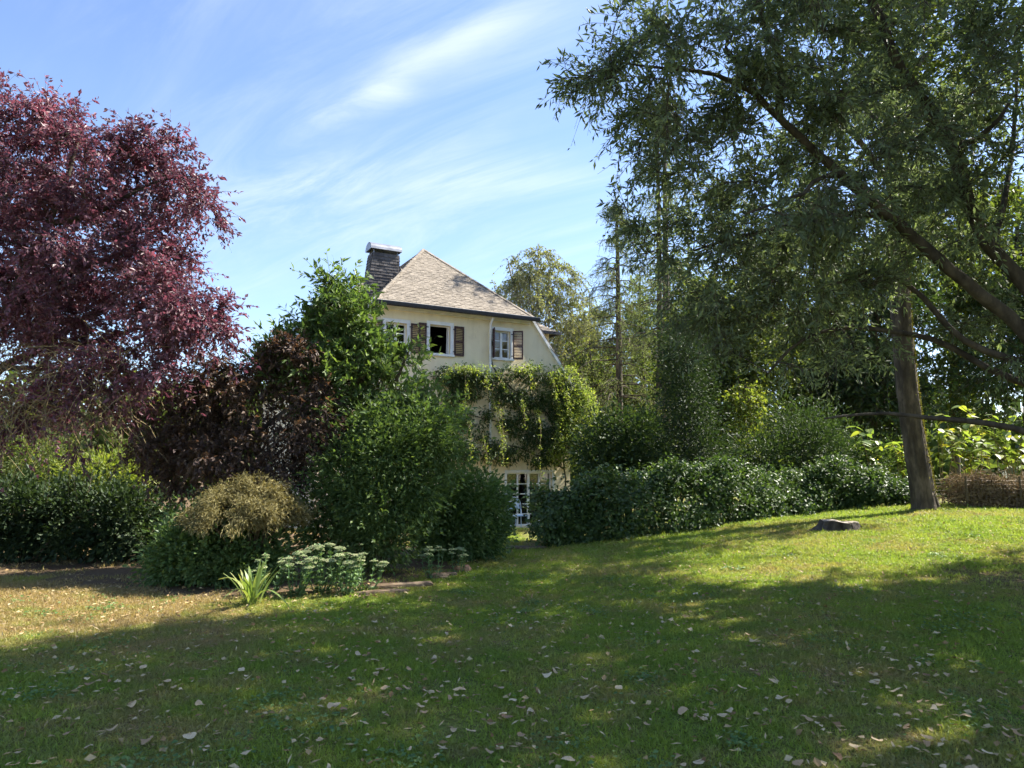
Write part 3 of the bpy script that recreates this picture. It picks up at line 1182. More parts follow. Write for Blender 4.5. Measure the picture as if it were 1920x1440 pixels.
    # hip ridge tiles
    for a_, b_ in ((hipL, A), (hipR, A)):
        a_, b_ = np.array(a_), np.array(b_)
        nn = int(np.linalg.norm(b_ - a_) / .3)
        for i in range(nn):
            p = a_ + (b_ - a_) * (i + .5) / nn + np.array([0, 0, .02])
            d = unit(b_ - a_)
            s = unit(np.cross(d, [0, 0, 1]))
            up = np.cross(s, d)
            for q in (-1, 1):
                sl.poly([p - d * .16 + up * .035, p + d * .15 + up * .03, p + d * .15 + s * q * .1 - up * .02, p - d * .16 + s * q * .1 - up * .012][::q],
                        rng.random() * .8)
    # ---- dormers breaking each long side, hipped towards the gable
    for sgn, l0 in ((1, LR), (-1, 0)):
        db, dw = MB(), MB()
        t0, t1 = 1.9, 7.5
        lr_, zd = on_wall(1046, 623, t0)
        lo = lr_ if sgn > 0 else on_wall(606, 615, t0)[0]   # outer eave of the dormer
        ri = 1.55
        dw.box(min(l0 - sgn * .6, lo - sgn * .28), max(l0 - sgn * .6, lo - sgn * .28), t0 + .3, t1 - .3, ZS - .6, zd + .02)
        c0 = (l0 - sgn * 1.2, t0, zd)
        c1 = (lo, t0, zd)
        c2 = (lo, t1, zd)
        rz = zd + 2.82 * .74
        r0 = (l0 - sgn * 1.2, t0 + 2.3, rz)
        r1 = (l0 - sgn * 1.2, t1, rz)
        f = [c0, c1, r0] if sgn > 0 else [c1, c0, r0]
        db.poly(f)
        g = [c1, c2, r1, r0] if sgn > 0 else [c2, c1, r0, r1]
        db.poly(g)
        db.poly([(c0[0], c0[1], zd - .02), (c1[0], c1[1], zd - .02), (c2[0], c2[1], zd - .02), (c0[0], t1, zd - .02)])
        plane_slates(f)
        # gutter round the dormer eave
        dr = db.build('dormer_roof', 'slate', house)
        dw.build('dormer_wall', 'plaster', house)
        dg = MB()
        dg.box(min(c0[0], lo + sgn * .12), max(c0[0], lo + sgn * .12), t0 - .12, t0 - .002, zd - .13, zd - .005)
        dg.build('gutter', 'gutter', dr)
        dg = MB()
        dg.box(min(lo + sgn * .002, lo + sgn * .12), max(lo + sgn * .002, lo + sgn * .12), t0, t1, zd - .13, zd - .005)
        dg.build('gutter', 'gutter', dr)
    tag(sl.build('slates', 'slate', ro), kind='stuff')
    # ---- main gutter, fascia, soffit, bargeboards
    g = MB()
    prof = [(-.02, .05), (-.02, -.02), (-.05, -.085), (-.11, -.105), (-.165, -.075), (-.18, 0.0), (-.18, .05)]
    x0, x1 = hipL[0] - .08, hipR[0] + .08
    b = len(g.v)
    for x in (x0, x1):
        g.v += [(x, -OV + p[0], e_z + p[1] - .02) for p in prof]
    k = len(prof)
    for i in range(k - 1):
        g.f.append((b + i, b + i + 1, b + k + i + 1, b + k + i))
        g.r.append(.5)
    g.f.append(tuple(b + i for i in range(k)))
    g.r.append(.5)
    g.f.append(tuple(b + k + i for i in range(k))[::-1])
    g.r.append(.5)
    go = g.build('gutter', 'gutter', house)
    z2 = MB()
    z2.box(x0, x1, -OV - .19, -OV - .165, e_z + .024, e_z + .04)
    z2.build('gutter_lip', 'zinc', go)
    c = MB()
    c.box(-.05, LR + .05, -.10, .0, e_z - .17, e_z - .03)
    c.box(-.12, LR + .12, -OV + .0, -.10, e_z - .06, e_z - .03)
    c.build('cornice', 'white_paint', house)
    for sgn, l0, l1 in ((1, LR, LB), (-1, 0, LL)):
        w = MB()
        d = unit(np.array([l1 - l0, 0, ZS - ZE]))
        nn = np.array([-d[2], 0, d[0]]) * sgn
        a0 = np.array([l0, -.05, ZE - .05])
        a1 = np.array([l1, -.05, ZS - .05]) + d * .3
        w.obox((a0 + a1) / 2 + nn * .03, d * np.linalg.norm(a1 - a0) / 2, (0, .045, 0), nn * .05)
        w.build('bargeboard', 'white_paint', house)

    # ---- windows
    def window(o, cols, rows, open_=False, curtain=False, casing=.13, sill=True):
        a, b, c, d = o
        w = MB()
        w.box(a - casing, a, -.028, .02, c - .02, d + casing)
        w.box(b, b + casing, -.028, .02, c - .02, d + casing)
        w.box(a, b, -.028, .02, d, d + casing)
        wo = w.build('window', 'white_paint', house)
        f = MB()
        y0, y1 = .12, .17
        fw = .055
        if not open_:
            f.box(a, a + fw, y0, y1, c, d)
            f.box(b - fw, b, y0, y1, c, d)
            f.box(a + fw, b - fw, y0, y1, c, c + fw)
            f.box(a + fw, b - fw, y0, y1, d - fw, d)
            iw, ih = (b - a - 2 * fw) / cols, (d - c - 2 * fw) / rows
            for i in range(1, cols):
                x = a + fw + i * iw
                ww = .05 if (cols == 2 or i % 2 == 0) else .03
                f.box(x - ww, x + ww, y0 - .01, y1 - .01, c + fw, d - fw)
            for j in range(1, rows):
                z = c + fw + j * ih
                f.box(a + fw, b - fw, y0 + .006, y1 - .008, z - .018, z + .018)
            f.build('frame', 'white_paint', wo)
            pm = MB()
            pm.box(-iw / 2, iw / 2, -.004, .004, -ih / 2, ih / 2)
            pme = pm.mesh('pane', 'glass')
            for i in range(cols):
                for j in range(rows):
                    link('pane', pme, wo, (a + fw + (i + .5) * iw, y1 - .02, c + fw + (j + .5) * ih), (rng.uniform(-.01, .01), 0, rng.uniform(-.012, .012)))
        else:
            f.box(a, a + .035, y0, y1, c, d)
            f.box(b - .05, b, y0, y1 + .1, c, d)
            f.box(a + .035, b - .05, y0, y1, c, c + .04)
            f.box(a + .035, b - .05, y0, y1, d - .04, d)
            f.build('frame', 'white_paint', wo)
        if sill:
            s = MB()
            s.box(a - casing - .02, b + casing + .02, -.075, .12, c - .085, c - .005)
            s.build('sill', 'white_paint', wo)
        return wo

    w1 = window(W1, 2, 3)
    w2 = window(W2, 2, 2, open_=True)
    w3 = window(W3, 2, 3, curtain=True)
    wd = window(D1, 4, 5, casing=.09, sill=False)
    # the pale board inside the third window and a tan blind behind the panes
    # ---- shutters
    def shutter(hinge, width, z0, z1, ang, mirror):
        """A louvred leaf hung at L = hinge, swung by ang from flat against the wall."""
        so = MB()
        s = -1 if mirror else 1
        fr, th = .05, .035
        X = lambda q: sorted((0, s * q)) if False else None
        def bx(m, xa, xb, ya, yb, za, zb):
            xa, xb = s * xa, s * xb
            m.box(min(xa, xb), max(xa, xb), ya, yb, za, zb)
        h = z1 - z0
        bx(so, 0, fr, -th, 0, 0, h)
        bx(so, width - fr, width, -th, 0, 0, h)
        for za, zb in ((0, .07), (h * .44, h * .44 + .07), (h - .06, h)):
            bx(so, fr, width - fr, -th + .003, -.003, za, zb)
        o = so.build('shutter', 'shutter', house, loc=(hinge, -.035, z0), rot=(0, 0, ang))
        sm = MB()
        wl_ = width - 2 * fr
        cx = s * width / 2
        sm.obox((0, 0, 0), (wl_ / 2, 0, 0), (0, .017, .012), (0, -.003, .004))
        sme = sm.mesh('slat', 'shutter')
        for za, zb in ((.07, h * .44), (h * .44 + .07, h - .06)):
            n = max(3, int((zb - za) / .062))
            for i in range(n):
                link('slat', sme, o, (cx, -th / 2, za + (i + .5) * (zb - za) / n))
        for z in (.12, h - .16):
            hg = MB()
            bx(hg, -.07, .05, -.045, -.036, z, z + .035)
            hg.build('hinge', 'gutter', o)
        return o

    sw = .37
    shutter(W1[1] + .15, sw, W1[2] - .03, W1[3] + .02, 0.0, False)
    shutter(W1[0] - .15, sw, W1[2] - .03, W1[3] + .02, 0.0, True)
    shutter(W2[0] - .15, .30, W2[2] - .03, W2[3] + .02, -.03, True)
    shutter(W2[1] + .15, .40, W2[2] - .03, W2[3] + .02, .03, False)
    shutter(W3[1] + .10, .40, W3[2] - .03, W3[3] + .03, -.62, False)
    shutter(W3[0] - .10, .36, W3[2] - .03, W3[3] + .03, 1.28, True)
    bl = MB()
    bl.box(W3[0] - .1, W3[1] + .1, .34, .36, W3[2] - .1, W3[3] + .1)
    bl.build('blind', 'curtain', house)
    # ---- downpipe
    lp, _ = on_wall(918, 640)
    dp = MB()
    dp.tube([(lp, -OV + .02, e_z - .1), (lp, -.1, e_z - .32), (lp, -.075, e_z - .6), (lp, -.075, ZS - 1.0), (lp, -.075, ZG)], .05, 8)
    for z in (ZE - 1.0, ZE - 2.2, ZS - 1.6):
        dp.tube([(lp, -.075, z), (lp, -.075, z + .04)], .06, 8)
    dp.build('downpipe', 'white_paint', house, smooth=True)
    # ---- chimney
    tc = 2.0
    c0, zt = on_wall(699, 473, tc)
    c1, _ = on_wall(749, 475, tc)
    ch = MB()
    zb = ZE - .4
    dep = .62
    lo_ = .34
    pts_b = [(c0 - lo_, tc, zb), (c1, tc, zb), (c1, tc + dep, zb), (c0 - lo_, tc + dep, zb)]
    pts_t = [(c0, tc, zt), (c1, tc, zt), (c1, tc + dep, zt), (c0, tc + dep, zt)]
    for i in range(4):
        j = (i + 1) % 4
        ch.poly([pts_b[i], pts_b[j], pts_t[j], pts_t[i]])
    ch.poly(pts_t)
    co = ch.build('chimney', 'chimney_slate', house)
    cs = MB()
    rows = int((zt - zb) / .115)
    for face in (0, 3, 1):
        for r in range(rows):
            f0, f1 = r / rows, (r + 1) / rows
            i, j = face, (face + 1) % 4
            pb0, pb1 = np.array(pts_b[i]), np.array(pts_b[j])
            pt0, pt1 = np.array(pts_t[i]), np.array(pts_t[j])
            a0, a1 = pb0 + (pt0 - pb0) * f0, pb1 + (pt1 - pb1) * f0
            d0, d1 = pb0 + (pt0 - pb0) * (f1 + .01), pb1 + (pt1 - pb1) * (f1 + .01)
            n = np.cross(a1 - a0, d0 - a0)
            n = n / np.linalg.norm(n)
            m = max(3, int(np.linalg.norm(a1 - a0) / .16))
            off = .5 * (r % 2)
            for k in range(m + 1):
                u0, u1 = max(0, (k - off) / m), min(1, (k + 1 - off) / m)
                if u1 - u0 < .02:
                    continue
                lift = rng.uniform(.014, .028)
                A0, A1 = a0 + (a1 - a0) * (u0 + .004) + n * lift, a0 + (a1 - a0) * (u1 - .004) + n * lift
                B0, B1 = d0 + (d1 - d0) * (u0 + .004) + n * .004, d0 + (d1 - d0) * (u1 - .004) + n * .004
                rn = rng.random()
                cs.poly([A0, A1, B1, B0], rn)
                cs.poly([A0 - n * lift, A1 - n * lift, A1, A0], rn * .4)
    tag(cs.build('slates', 'chimney_slate', co), kind='stuff')
    cap = MB()
    zc = zt + .16
    for (x, y) in ((c0 + .06, tc + .06), (c1 - .06, tc + .06), (c0 + .06, tc + dep - .06), (c1 - .06, tc + dep - .06)):
        cap.box(x - .02, x + .02, y - .02, y + .02, zt - .02, zc + .06)
    n = 10
    r = dep / 2 + .07
    arc = [(math.cos(math.pi * i / n), math.sin(math.pi * i / n)) for i in range(n + 1)]
    for s_, rr in ((1, r), (-1, r - .02)):
        for i in range(n):
            (ca, sa), (cb, sb) = arc[i], arc[i + 1]
            q = [(c0 - .09, tc + dep / 2 - ca * rr, zc + sa * rr * .82), (c1 + .09, tc + dep / 2 - ca * rr, zc + sa * rr * .82),
                 (c1 + .09, tc + dep / 2 - cb * rr, zc + sb * rr * .82), (c0 - .09, tc + dep / 2 - cb * rr, zc + sb * rr * .82)]
            cap.poly(q if s_ > 0 else q[::-1])
    for x, sg in ((c0 - .088, 1), (c1 + .088, -1)):
        q = [(x, tc + dep / 2 - ca * (r - .005), zc + sa * (r - .005) * .82) for ca, sa in arc]
        cap.poly(q if sg > 0 else q[::-1])
    cap.build('chimney_cap', 'zinc', co, smooth=False)
    return dict(ZE=ZE, LR=LR, LB=LB, LL=LL, ZS=ZS, ZG=ZG)


HD = build_house()


def house_pt(L, t, z):
    p = HA + HU * L + HN * t
    return np.array([p[0], p[1], z])


# ------------------------------------------------------------------ wisteria on the gable wall
def build_wisteria():
    rng = np.random.default_rng(21)
    base = house_pt(on_wall(1062, 980)[0], -.25, -.9)
    root = thing('wisteria_vine', 'tangled wisteria covering the middle of the cream gable wall', 'vine')
    inv = None
    # woody stems along the wall
    w = MB()
    def wp(px, py, t=-.15):
        L, z = on_wall(px, py, t)
        return house_pt(L, t, z)
    runs = [[(1062, 985), (1060, 900), (1050, 830), (1020, 770), (960, 730), (880, 715), (825, 715)],
            [(1055, 840), (1075, 770), (1040, 720), (985, 700), (930, 690)],
            [(960, 730), (925, 690), (922, 650), (920, 610), (930, 590)],
            [(1060, 880), (1000, 850), (930, 830), (860, 820)], [(1020, 770), (960, 790), (890, 780), (845, 760)],
            [(1075, 770), (1062, 700), (1045, 670), (1030, 650)]]
    for r in runs:
        p, rr = limb([wp(x, y, -.08 - .05 * rng.random()) for x, y in r], .035, .01, .3)
        w.tube(p + rng.normal(size=p.shape) * .02, rr, 6)
    w.build('stems', 'twig', root, smooth=True)
    # dark leaf masses: (px, py, rx, ry, thickness, weight)
    masses = [(842, 706, 26, 20, .35), (872, 698, 26, 16, .38), (912, 708, 30, 16, .38), (955, 700, 28, 14, .35), (1000, 702, 30, 20, .35), (1045, 708, 34, 22, .35), (852, 740, 22, 34, .32),
              (885, 735, 20, 14, .3), (935, 738, 24, 26, .3), (975, 748, 22, 30, .35), (1015, 745, 26, 24, .35), (1055, 765, 34, 40, .45), (868, 790, 20, 30, .28), (912, 775, 13, 14, .2), (955, 795, 20, 26, .28),
              (1000, 812, 34, 30, .4), (848, 838, 24, 18, .3), (885, 846, 26, 14, .3), (925, 838, 20, 16, .3), (965, 850, 28, 13, .35), (1040, 830, 38, 34, .45), (1082, 800, 34, 50, .55), (1078, 735, 30, 28, .45),
              (1098, 848, 26, 22, .5), (1010, 866, 22, 10, .3), (826, 700, 14, 9, .2), (985, 782, 14, 12, .3), (905, 812, 12, 16, .2), (866, 852, 30, 16, .35), (935, 858, 30, 13, .35), (1030, 862, 34, 12, .4), (880, 712, 40, 18, .3), (1075, 770, 30, 40, .5)]
    pos, O = [], []
    for (x, y, rx, ry, th) in masses:
        n = int(rx * ry / 13)
        a = sph(n, rng)
        r = rng.random(n)[:, None] ** .4
        a = a * r
        q = np.array([wp(x + a[i, 0] * rx, y + a[i, 2] * ry, -.06 - th * .5 - a[i, 1] * th * .5) for i in range(n)])
        pos.append(q)
    C = np.concatenate(pos)
    fw = np.array([*(-HN), 0.0])
    per = 15
    ci = np.repeat(np.arange(len(C)), per)
    off = rng.normal(size=(len(ci), 3)) * .085
    p = C[ci] + off
    n = len(p)
    ld = unit(unit(off) * .6 + sph(n, rng) * .5 + fw * .35 + np.array([0, 0, -.55]))
    nr = unit(fw * .5 + sph(n, rng) * .6 + np.array([0, 0, .6]))
    rn = np.clip(.4 * rng.random(len(C))[ci] + .6 * rng.random(n), 0, 1)
    leaves_obj('foliage', p, ld, nr, .135 * (.6 + .7 * rng.random(n)), .052 * (.7 + .6 * rng.random(n)), 'l_wist', rn, root)
    # long pale shoots that hang or arch away from the wall
    sh = [(870, 690, 872, 760), (905, 715, 915, 730), (925, 745, 945, 870), (938, 760, 946, 840), (975, 740, 985, 800), (1005, 770, 1012, 840),
          (1030, 700, 1045, 760), (1060, 740, 1085, 830), (1080, 760, 1090, 860), (1100, 770, 1105, 850), (1085, 720, 1110, 790),
          (880, 790, 882, 860), (905, 815, 915, 865), (1000, 850, 1015, 892), (1110, 790, 1115, 860), (1045, 850, 1040, 878), (1065, 690, 1085, 730),
          (860, 690, 830, 705), (1070, 800, 1075, 870), (1095, 740, 1125, 800), (1050, 720, 1070, 800), (1090, 800, 1130, 850), (1105, 830, 1130, 870),
          (990, 700, 1000, 725), (930, 700, 950, 735), (1075, 690, 1120, 760), (1115, 770, 1120, 830), (1075, 830, 1085, 875), (845, 830, 850, 862)]
    w2 = MB()
    pos, tn = [], []
    for (x0, y0, x1, y1) in sh:
        a = wp(x0, y0, -.35 - .25 * rng.random())
        b = wp(x1, y1, -.45 - .45 * rng.random())
        m = (a + b) / 2 + fw * .12 + np.array([0, 0, .10]) + rng.normal(size=3) * .05
        pts, rr = limb([a, m, b], .008, .004, .1)
        w2.tube(pts, rr, 4)
        ln = np.linalg.norm(b - a)
        k = int((8 + 20 * ln) * (1.0 if x0 > 1020 else .55))
        j = rng.integers(0, len(pts), k)
        pos.append(pts[j] + rng.normal(size=(k, 3)) * .03)
    w2.build('shoot_stems', 'tan_twig', root)
    # outer mass that spills round the house corner, sunlight put into its lime colour
    for (x, y, rx, ry, th) in ((1085, 745, 28, 34, .5), (1100, 790, 30, 40, .6), (1075, 825, 40, 34, .6), (1105, 845, 34, 26, .6), (1060, 705, 26, 16, .4), (1045, 850, 24, 20, .4), (1115, 800, 24, 40, .7), (1090, 870, 34, 16, .6), (1060, 780, 24, 34, .5),
                               (890, 692, 40, 10, .3), (985, 690, 30, 9, .3)):
        n = int(rx * ry / 6)
        a = sph(n, rng) * (rng.random(n)[:, None] ** .4)
        pos.append(np.array([wp(x + a[i, 0] * rx, y + a[i, 2] * ry, -.35 - th * .5 - a[i, 1] * th * .5) for i in range(n)]))
    pos = np.concatenate(pos)
    per = 5
    pp = np.repeat(pos, per, axis=0) + rng.normal(size=(len(pos) * per, 3)) * .06
    n = len(pp)
    ld = unit(sph(n, rng) * .9 + fw * .3 + np.array([0, 0, -.45]))
    nr = unit(fw * .3 + sph(n, rng) * .7 + np.array([.3, 0, .7]))
    leaves_obj('shoots', pp, ld, nr, .10 * (.6 + .7 * rng.random(n)), .036 * (.7 + .6 * rng.random(n)), 'l_shoot_sunlit', rng.random(n), root)


build_wisteria()

# ------------------------------------------------------------------ trees
def G(x, y):
    return np.array([x, y, float(ground_h(x, y))])


def build_willow():
    b = G(7.5, 8.7) - np.array([0, 0, .1])
    root = thing('willow_tree', 'large spreading willow with dark leaning limbs arching in above the lawn', 'tree')
    k = b + np.array([-.1, .05, 1.5])
    L = []
    L.append(([b, b + np.array([-.02, .02, .6]), k], .42, .30))
    a1 = [k, P(1915, 618, 8.9), P(1824, 541, 8.8), P(1733, 465, 8.7), P(1680, 412, 8.6), P(1623, 369, 8.5), P(1575, 326, 8.4), P(1522, 278, 8.3),
          P(1460, 220, 8.2), P(1417, 177, 8.1), P(1398, 140, 8.0), P(1360, 90, 7.9)]
    L.append((a1, .10, .026))
    a2 = [k, P(1960, 590, 8.9), P(1910, 522, 9.0), P(1857, 465, 9.0), P(1814, 374, 9.0), P(1786, 278, 8.9), P(1757, 216, 8.8), P(1694, 139, 8.6), P(1660, 60, 8.4),
          P(1600, -80, 8.2)]
    L.append((a2, .11, .04))
    L.append(([P(1460, 220, 8.2), P(1462, 110, 8.1), P(1431, 48, 7.9), P(1424, -20, 7.8), P(1400, -120, 7.6)], .05, .02))
    L.append(([P(1575, 326, 8.4), P(1530, 335, 8.2), P(1515, 360, 8.1), P(1470, 375, 8.0), P(1400, 400, 7.9)], .032, .012))
    L.append(([P(1417, 177, 8.1), P(1340, 140, 8.0), P(1260, 130, 7.9), P(1180, 120, 7.8)], .03, .01))
    L.append(([P(1915, 680, 9.2), P(1805, 637, 9.2), P(1718, 546, 9.2), P(1642, 508, 9.2), P(1600, 522, 9.2), P(1540, 540, 9.1)], .05, .015))
    L.append(([k + np.array([0, 0, -.25]), P(1960, 825, 8.9), P(1900, 803, 8.9), P(1830, 791, 8.9), P(1760, 785, 8.9), P(1730, 782, 8.9), P(1660, 775, 8.9), P(1600, 778, 8.9), P(1545, 785, 8.9)], .055, .010))
    L.append(([P(1925, 720, 9.3), P(1850, 690, 9.4), P(1760, 640, 9.5), P(1660, 620, 9.6), P(1580, 615, 9.6), P(1500, 640, 9.6), P(1440, 700, 9.5)], .05, .012))
    L.append(([P(1680, 412, 8.6), P(1600, 400, 8.9), P(1500, 420, 9.2), P(1400, 440, 9.4), P(1300, 470, 9.6)], .045, .012))
    L.append(([P(1786, 278, 8.9), P(1850, 250, 8.6), P(1900, 180, 8.4)], .05, .015))
    L.append(([P(1757, 216, 8.8), P(1720, 260, 9.6), P(1650, 230, 10.2), P(1560, 130, 10.6)], .045, .012))
    L.append(([P(1860, 465, 9.0), P(1882, 380, 9.4), P(1900, 260, 9.9), P(1908, 110, 10.4)], .045, .015))
    L.append(([k, k + np.array([.4, -.6, 1.8]), k + np.array([1.0, -1.6, 4.0]), k + np.array([1.4, -3.0, 6.2])], .18, .04))
    L.append(([k, k + np.array([.5, .3, 2.2]), k + np.array([.9, .6, 5.2]), k + np.array([.4, .6, 8.8])], .2, .04))
    L.append(([k, k + np.array([1.1, .2, 1.6]), k + np.array([2.6, .2, 3.6]), k + np.array([3.6, .2, 5.6])], .15, .04))
    lob = px_lobes([
        (1185, 110, 120, 95, 8.0, .9, 1.5), (1110, 100, 75, 65, 7.8, .6, 1.5), (1300, 205, 150, 150, 8.4, 1.3, 1.4), (1235, 330, 85, 105, 9.0, 1.0, 1.4), (1225, 450, 50, 52, 9.3, .6, 1.3),
        (1350, 500, 125, 140, 9.6, 1.1, 1.4), (1450, 340, 190, 190, 8.7, 1.6, 1.3), (1440, 70, 240, 130, 7.8, 1.5), (1500, 560, 190, 140, 9.4, 1.3),
        (1660, 190, 220, 210, 8.4, 1.8, .8), (1770, 440, 150, 120, 9.4, 1.4, .6), (1600, 430, 90, 120, 9.4, 1.2, .8), (1850, 280, 190, 280, 9.0, 1.8, .6), (1850, 40, 240, 190, 8.2, 1.8, .8),
        (1400, 640, 90, 70, 9.8, .7), (1560, 630, 120, 55, 9.8, .8, .8), (1340, 590, 65, 80, 9.8, .6), (1560, -120, 320, 200, 7.8, 1.8), (1700, 330, 210, 170, 12.2, 1.2, 1.2), (1530, 520, 120, 105, 11.6, .9, 1.1), (1480, 420, 120, 110, 11.4, .9, 1.0), (1860, 600, 110, 90, 9.3, 1.0, .5)])
    lob += [(np.array([8.6, 6.2, 6.6]), (3.2, 2.8, 3.0, 1.0)), (np.array([9.2, 3.8, 6.4]), (3.0, 2.2, 3.0, 1.2)), (np.array([7.0, 8.2, 10.6]), (4.4, 3.4, 2.2, 1.3)),
            (np.array([11.2, 8.8, 7.0]), (2.6, 3.0, 3.0, .8)), (np.array([4.6, 5.6, 9.6]), (3.0, 2.2, 1.6, 1.2)),
            (np.array([10.2, 9.6, 5.2]), (2.4, 2.2, 2.0, 1.2)), (np.array([11.5, 6.5, 4.6]), (2.4, 2.4, 2.2, 1.2))]
    grow_tree(root, L, lob, 1700, 16, 11, .50, (.106, .0285), 'l_willow', 'bark_dark', seed=3, droop=.2, out=.6, up=.15, hang=.2, bias=.48,
              tone=.4, twig_r=.0035, flat=.35)


build_willow()


def build_plum():
    b = G(-9.6, 11.4) - np.array([0, 0, .1])
    root = thing('purple_plum_tree', 'broad purple plum tree with dark red leaves at the left edge', 'tree')
    k = b + np.array([.15, -.05, 1.9])
    d = 11.0
    L = [([b, b + np.array([.05, 0, .9]), k], .22, .17),
         ([k, P(-40, 735, d), P(0, 690, d), P(75, 655, d), P(115, 625, d), P(170, 590, d), P(240, 540, d)], .10, .02),
         ([k, P(-60, 640, d), P(0, 600, d - .2), P(40, 520, d - .3), P(90, 420, d - .4), P(130, 320, d - .4), P(150, 240, d - .4)], .11, .02),
         ([k, P(-110, 600, d), P(-90, 450, d), P(-50, 320, d), P(0, 220, d)], .11, .02),
         ([P(0, 690, d), P(90, 690, d - .3), P(170, 690, d - .5), P(250, 700, d - .7)], .045, .012),
         ([P(75, 655, d), P(180, 640, d - .2), P(280, 610, d - .3), P(370, 600, d - .4)], .05, .012),
         ([P(90, 420, d - .4), P(180, 400, d - .5), P(270, 350, d - .6), P(340, 330, d - .6)], .05, .012),
         ([P(-40, 735, d), P(20, 740, d - .5), P(90, 755, d - .8), P(160, 780, d - 1.0)], .04, .01),
         ([k, P(-220, 620, d), P(-320, 500, d), P(-380, 380, d)], .10, .02)]
    lob = px_lobes([(50, 300, 150, 130, 10.6, 1.4), (190, 330, 120, 105, 10.4, 1.2), (300, 330, 85, 85, 10.4, .9), (365, 400, 52, 70, 10.4, .6), (130, 480, 190, 130, 10.6, 1.5),
                    (275, 520, 110, 90, 10.3, 1.0), (330, 600, 110, 62, 10.2, .8), (405, 625, 50, 45, 10.2, .45), (180, 630, 150, 70, 10.6, 1.1, .7), (30, 560, 130, 110, 10.8, 1.3),
                    (240, 690, 150, 50, 10.2, .8, .7), (-150, 420, 180, 250, 11.2, 1.9, .8), (60, 215, 75, 48, 10.6, .7), (110, 745, 150, 60, 10.5, .8, .9), (230, 755, 110, 60, 10.4, .7, 1.0), (150, 820, 120, 50, 10.5, .7, .7), (30, 800, 100, 60, 10.8, .7, .8)])
    grow_tree(root, L, lob, 620, 15, 13, .46, (.078, .035), 'l_plum', 'bark_dark', seed=8, droop=.25, out=.6, up=.25, hang=.3, bias=.5, tone=.5, twig_r=.0035,
              flat=.3)
    # bare tan twigs hanging under the crown
    rng = np.random.default_rng(3)
    T = 520
    p0 = np.array([P(rng.uniform(-60, 260), rng.uniform(640, 800), rng.uniform(9.8, 11.2)) for _ in range(T)])
    dv = unit(rng.normal(size=(T, 3)) * .8 + np.array([.3, 0, -.55]))
    s = np.linspace(0, 1, 5)
    ln = .35 + .8 * rng.random(T)
    tw = p0[:, None] + dv[:, None] * (s[None, :, None] * ln[:, None, None]) + np.array([0, 0, -1]) * (s[None, :, None] ** 2 * .3 * ln[:, None, None]) \
        + rng.normal(size=(T, 5, 3)) * .025
    v, q = tubes_np(tw, np.broadcast_to(np.linspace(.006, .0025, 5), (T, 5)), 3)
    link('bare_twigs', mesh_np('bare_twigs', v, q, None, 'tan_twig'), root)


build_plum()


def furrow(root, axis, base):
    """Ridged bark and a swelling root collar on the lower trunk."""
    me = [o for o in root.children if o.name.startswith('trunk')][0].data
    n = len(me.vertices)
    v = np.zeros(n * 3, np.float32)
    me.vertices.foreach_get("co", v)
    v = v.reshape(-1, 3)
    ax = np.array(axis)
    cx, cy = np.interp(v[:, 2], ax[:, 2], ax[:, 0]), np.interp(v[:, 2], ax[:, 2], ax[:, 1])
    dx, dy = v[:, 0] - cx, v[:, 1] - cy
    a = np.arctan2(dy, dx)
    z = v[:, 2] - base[2]
    near = (np.hypot(dx, dy) < .42) & (z < 8)
    k = 1 + .035 * np.sin(9 * a + 2.3 * np.sin(1.7 * z)) + .03 * np.sin(19 * a + 3 * z) + .02 * np.sin(31 * a - 5 * z) \
        + np.exp(-np.clip(z + .1, 0, 9) / .28) * (.30 + .22 * np.sin(5 * a + .7))
    k = np.where(near, k, 1)
    v[:, 0], v[:, 1] = cx + dx * k, cy + dy * k
    me.vertices.foreach_set("co", v.ravel())
    me.update()


